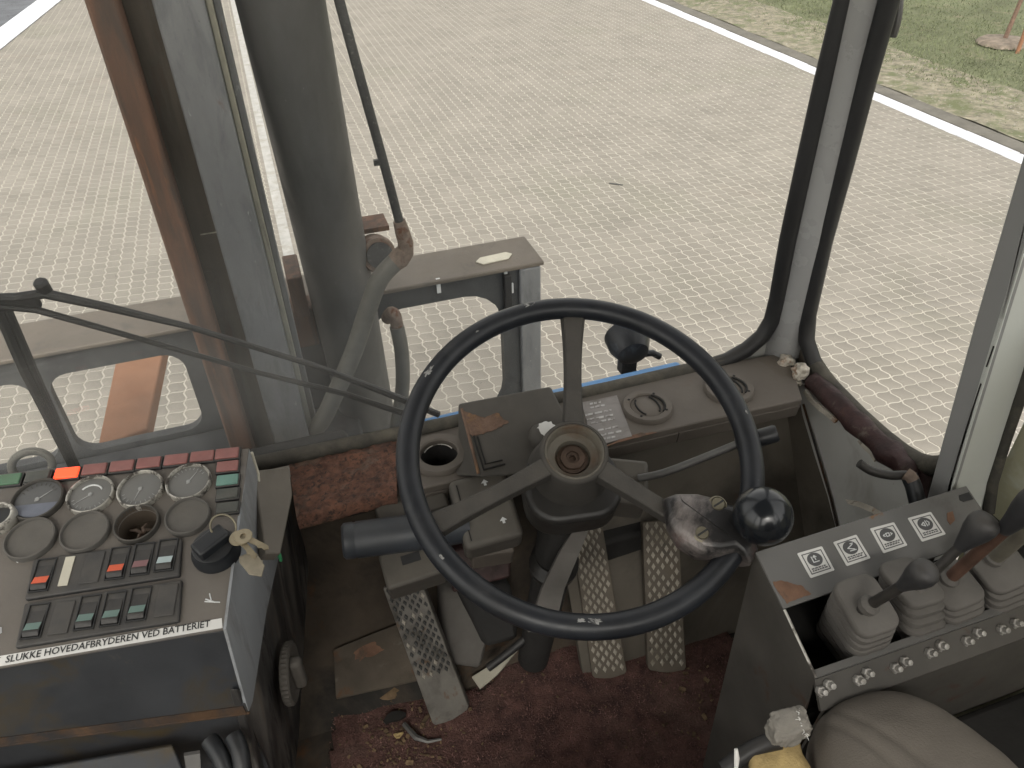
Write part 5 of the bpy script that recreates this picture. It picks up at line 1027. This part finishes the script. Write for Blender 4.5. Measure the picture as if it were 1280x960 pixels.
def pict(corners, kind):
    c4 = [pq(x, y) for x, y in corners]; P = lambda u, v, h: ((c4[3]*(1-u)+c4[2]*u)*(1-v)+(c4[0]*(1-u)+c4[1]*u)*v)+pn*h
    q = MB(); q.prism([P(u, v, .0009) for u, v in ((.03, 0), (.97, 0), (1, .03), (1, .97), (.97, 1), (.03, 1), (0, .97), (0, .03))], -pn*.0007); s = q.build('pictogram_sticker', 'sticker', t, smooth=0)
    q = MB()
    for a, b, c2, d2 in ((.10, .10, .90, .135), (.10, .865, .90, .90), (.10, .10, .135, .90), (.865, .10, .90, .90)): q.prism([P(u, v, .0012+.00003*len(q.v)/8) for u, v in ((a, b), (c2, b), (c2, d2), (a, d2))], -pn*.0002)
    q.build('border', 'ink_grey', s, smooth=0)
    q = MB(); q.prism([P(.5+.29*math.cos(a), .60+.26*math.sin(a), .0013) for a in np.linspace(0, 6.283, 29)[:-1]], -pn*.0003); q.build('disc', 'ink_grey', s, smooth=0)
    q = MB(); kh = .0016
    def ln(pts, w=.018):
        for (u0, v0), (u1, v1) in zip(pts[:-1], pts[1:]):
            l = math.hypot(u1-u0, v1-v0); ex, ey = (u1-u0)/l*w*.6, (v1-v0)/l*w*.6; nx_, ny_ = -(v1-v0)/l*w, (u1-u0)/l*w; h_ = kh+.00002*len(q.v)/8
            q.prism([P(u0-ex+nx_, v0-ey+ny_, h_), P(u1+ex+nx_, v1+ey+ny_, h_), P(u1+ex-nx_, v1+ey-ny_, h_), P(u0-ex-nx_, v0-ey-ny_, h_)], -pn*.0002)
    if kind == 0: ln([(.40, .72), (.40, .50), (.62, .50)]); ln([(.52, .74), (.52, .58)]); ln([(.46, .68), (.52, .74), (.58, .68)])
    if kind == 1: ln([(.62, .70), (.38, .60), (.62, .50)]); ln([(.55, .74), (.66, .74)]); ln([(.42, .48), (.66, .47)])
    if kind == 2: ln([(.44, .66), (.56, .66), (.56, .54), (.44, .54), (.44, .66)]); ln([(.38, .64), (.32, .60), (.38, .56)]); ln([(.62, .64), (.68, .60), (.62, .56)])
    if kind == 3: ln([(.46, .68), (.34, .60), (.46, .52), (.46, .68)]); ln([(.54, .72), (.54, .50)]); ln([(.60, .70), (.66, .62), (.60, .52)])
    q.build('symbol', 'white_mark', s, smooth=0)
    q = MB()
    for r_ in range(2):
        u = .2
        while u < .78:
            l = random.uniform(.05, .11); y_ = .26-.075*r_; q.prism([P(a, b, .0014) for a, b in ((u, y_), (min(.82, u+l), y_), (min(.82, u+l), y_+.045), (u, y_+.045))], -pn*.0003); u += l+.03
    q.build('print_lines', 'ink_grey', s, smooth=0)
for k, cr_ in enumerate((((996, 692), (1027, 683), (1043, 713), (1013, 723)), ((1041, 678), (1070, 668.5), (1088, 698), (1058, 708)), ((1087, 661), (1117, 653), (1134, 682), (1104, 692)), ((1134, 648), (1163, 640), (1182, 668), (1152, 677.5)))): pict(cr_, k)
# rubber boots and levers
LEV = [((1082, 757), .795, (1062, 800), .80, .0265, .033, (1086, 757), (1158, 714), .778, .71, 'lever_dark'),
       ((1139, 728), .835, (1140, 792), .80, .027, .032, (1146, 735), (1233, 652), .83, .775, 'lever_dark'),
       ((1190, 730), .850, (1188, 776), .80, .027, .030, (1186, 724), (1300, 622), .85, .73, 'lever_rust'),
       ((1248, 706), .850, (1238, 756), .80, .028, .032, (1243, 697), (1320, 630), .845, .74, 'lever_grey')]
labels = ['rubber booted lever with a pear knob, nearest the driver end of the lever box', 'rubber booted lever with the bigger black knob, second along the lever box', 'rusty brown lever rod in a rubber boot, third along the lever box', 'grey bare lever rod in a rubber boot, at the far end of the box']
bs = None
for k, (tp, tt, bp, bd, hw, hh, r0, r1, t0, t1, ml) in enumerate(LEV):
    top, bot = at(*tp, tt), od(*bp, bd)
    L_ = thing('control_lever', labels[k], 'control lever', bot, 'control levers in the lever box')
    ax = (top-bot).normalized(); rod0, rod1 = at(*r0, t0), at(*r1, t1); rd = (rod1-rod0).normalized()
    u = Vector((1, 0, 0)); tn = (ax*.45+rd*.55).normalized()
    q = MB(); nl = 7; secs = []
    for i in range(nl):
        f = i/(nl-1); ctr = bot.lerp(top, f); nn = (Vector((0, 0, 1))*(1-f)+tn*f).normalized(); uu = (u-nn*u.dot(nn)).normalized(); vv_ = nn.cross(uu); sc_ = 1.06-.13*f; step_ = (top-bot).length/(nl-1)
        for s_, dz in ((.78, -.34), (.98, -.20), (1.0, -.02), (.98, .14), (.78, .27)):
            if i == nl-1 and dz > .2: s_ = .92; dz = .22
            secs.append([ctr+uu*x*sc_*s_+vv_*y*sc_*s_+nn*dz*step_+Vector((0, 0, .0004*noise.noise(Vector((i*3.1, x*90, y*90))))) for x, y in rrect(hw, hh, .014, 4)])
    n = len(secs[0]); vs = [p for s in secs for p in s]; fs = []
    for i in range(len(secs)-1):
        for j in range(n): l = (j+1) % n; fs.append((i*n+j, i*n+l, (i+1)*n+l, (i+1)*n+j))
    fs += [tuple(range(n-1, -1, -1)), tuple((len(secs)-1)*n+j for j in range(n))]
    q.add(vs, fs); q.build('rubber_boot', 'boot', L_, smooth=48)
    q = MB(); q.lathe([(.010, -.004), (.0105, .003), (.008, .006), (.0066, .0075)], rod0, rd, 16); q.build('boot_collar', 'boot', L_)
    q = MB(); q.tube([rod0-rd*.02, rod0.lerp(rod1, .5), rod1], (.0054 if k < 2 else .0068) if k != 3 else .0085, 12); q.build('rod', ml, L_)
    if k < 3:
        a = rod0.lerp(rod1, (.58, .62, .62)[k]); L = (rod1-a).length; s = (.80, .92, .9)[k]
        q = MB(); q.lathe([(.0068*s, 0), (.0085*s, .006), (.0112*s, L*.35), (.0152*s, L*.62), (.0168*s, L*.84), (.0160*s, L*1.0), (.0130*s, L*1.10), (.0070*s, L*1.16), (.0006, L*1.175)], a, rd, 26, ); q.build('knob', 'knob', L_, smooth=60)

# ================================================================== driver's seat, front right corner
t = thing('driver_seat', "worn brown grey cloth driver's seat with a torn front corner", 'seat', W(.28, 0, FL))
def superq(c, h, e1, e2, nu=40, nv=24, dent=None):
    q = MB(); vs = []; fs = []; f = lambda w, e: math.copysign(abs(w)**e, w)
    for j in range(nv+1):
        b = -math.pi/2+math.pi*j/nv
        for i in range(nu):
            a = 2*math.pi*i/nu; p = Vector((h[0]*f(math.cos(b), e1)*f(math.cos(a), e2), h[1]*f(math.cos(b), e1)*f(math.sin(a), e2), h[2]*f(math.sin(b), e1)))
            p += Vector((0, 0, 1))*(.004*noise.noise(p*14)+.0015*noise.noise(p*45))+(dent(p) if dent else Vector((0, 0, 0))); vs.append(c+p)
    for j in range(nv):
        for i in range(nu): l = (i+1) % nu; fs.append((j*nu+i, j*nu+l, (j+1)*nu+l, (j+1)*nu+i))
    q.add(vs, fs); return q
def crease(p):
    z = 0
    for x0, k, w_, a_ in ((-.045, .22, .005, .0028), (-.026, .32, .0045, .002)): z -= a_*math.exp(-((p.x-x0+k*(p.y-.30))/w_)**2)*min(1, max(0, (p.y-.05)/.1))
    return Vector((0, 0, z))
superq(W(.468, -.012, .803), (.103, .340, .092), .62, .66, 220, 120, crease).build('side_bolster', 'seat', t, smooth=80)
superq(W(.22, -.04, .885), (.24, .33, .075), .4, .35).build('cushion', 'seat', t, smooth=80)
superq(W(.25, -.38, .60), (.26, .08, .36), .45, .4).build('backrest', 'seat', t, smooth=80)
mb = MB(); mb.ab(.02, .50, -.3, .22, .96, FL-.001); mb.build('seat_base', 'ground_dark', t, bevel=.01)
cc_ = at(985, 908, .775); bm = bmesh.new(); bmesh.ops.create_icosphere(bm, subdivisions=5, radius=1); q = MB()
for v in bm.verts:
    n0 = v.co.copy(); bx_ = [math.copysign(abs(x)**.6, x) for x in n0]
    k_ = .86+.24*noise.noise(n0*1.3+Vector((4, 0, 0)))+.16*abs(noise.noise(n0*2.6))-.05*abs(noise.noise(n0*7)); hole_ = max(0, 1-((n0-Vector((.80, -.35, .48)).normalized()).length/.42)**2)
    v.co = Vector((bx_[0]*.0235, bx_[1]*.0165, bx_[2]*.0165))*k_*(1-.55*hole_)
bm.verts.index_update(); q.add([cc_+v.co for v in bm.verts], [tuple(v.index for v in f.verts) for f in bm.faces]); bm.free(); q.build('torn_cover', 'seat_pale', t, smooth=60)
mb = MB(); hd_ = Vector((.80, -.35, .48)).normalized(); mb.lathe([(.0075, .0088), (.0062, .0105), (.0003, .0098)], cc_+hd_*.0015, hd_, 18, wob=lambda k, q: .3*noise.noise(Vector((k*.9, q, 3)))); mb.build('tear_hole', 'ink', t)
mb = MB(); e_ = hd_.orthogonal().normalized(); e2_ = hd_.cross(e_)
for k in range(26):
    a = k*.53+random.random()*.3; d_ = e_*math.cos(a)+e2_*math.sin(a); p_ = cc_+hd_*.0145+d_*.0105
    mb.tube([p_, p_+d_*.0015+hd_*.0012, p_+d_*.003+Vector((random.gauss(0, .0015), random.gauss(0, .0015), .0015*random.random()))], [.0005, .0004, .0002], 4)
mb.build('frayed_threads', 'sticker', t, kind='stuff')
mb = MB(); c_ = at(975, 950, .785); superq(c_, (.028, .024, .009), .6, .6, 44, 24).build('foam_core', 'foam', t, smooth=40, jitter=.009)
mb = MB(); mb.tube(spline([at(905, 962, .79), at(930, 943, .79), at(955, 930, .79), at(975, 925, .785)]), .009, 10); mb.build('piping', 'gasket', t)
mb = MB(); mb.tube([at(920, 936, .775), at(921, 948, .775), at(920, 962, .775)], [.0018, .0028, .002], 7); mb.build('loose_thread', 'sticker', t)
for pts in (((1016, 912), (1024, 940), (1030, 975)), ((1032, 905), (1050, 935), (1062, 970)), ((1040, 905), (1062, 930), (1076, 965))):
    pass
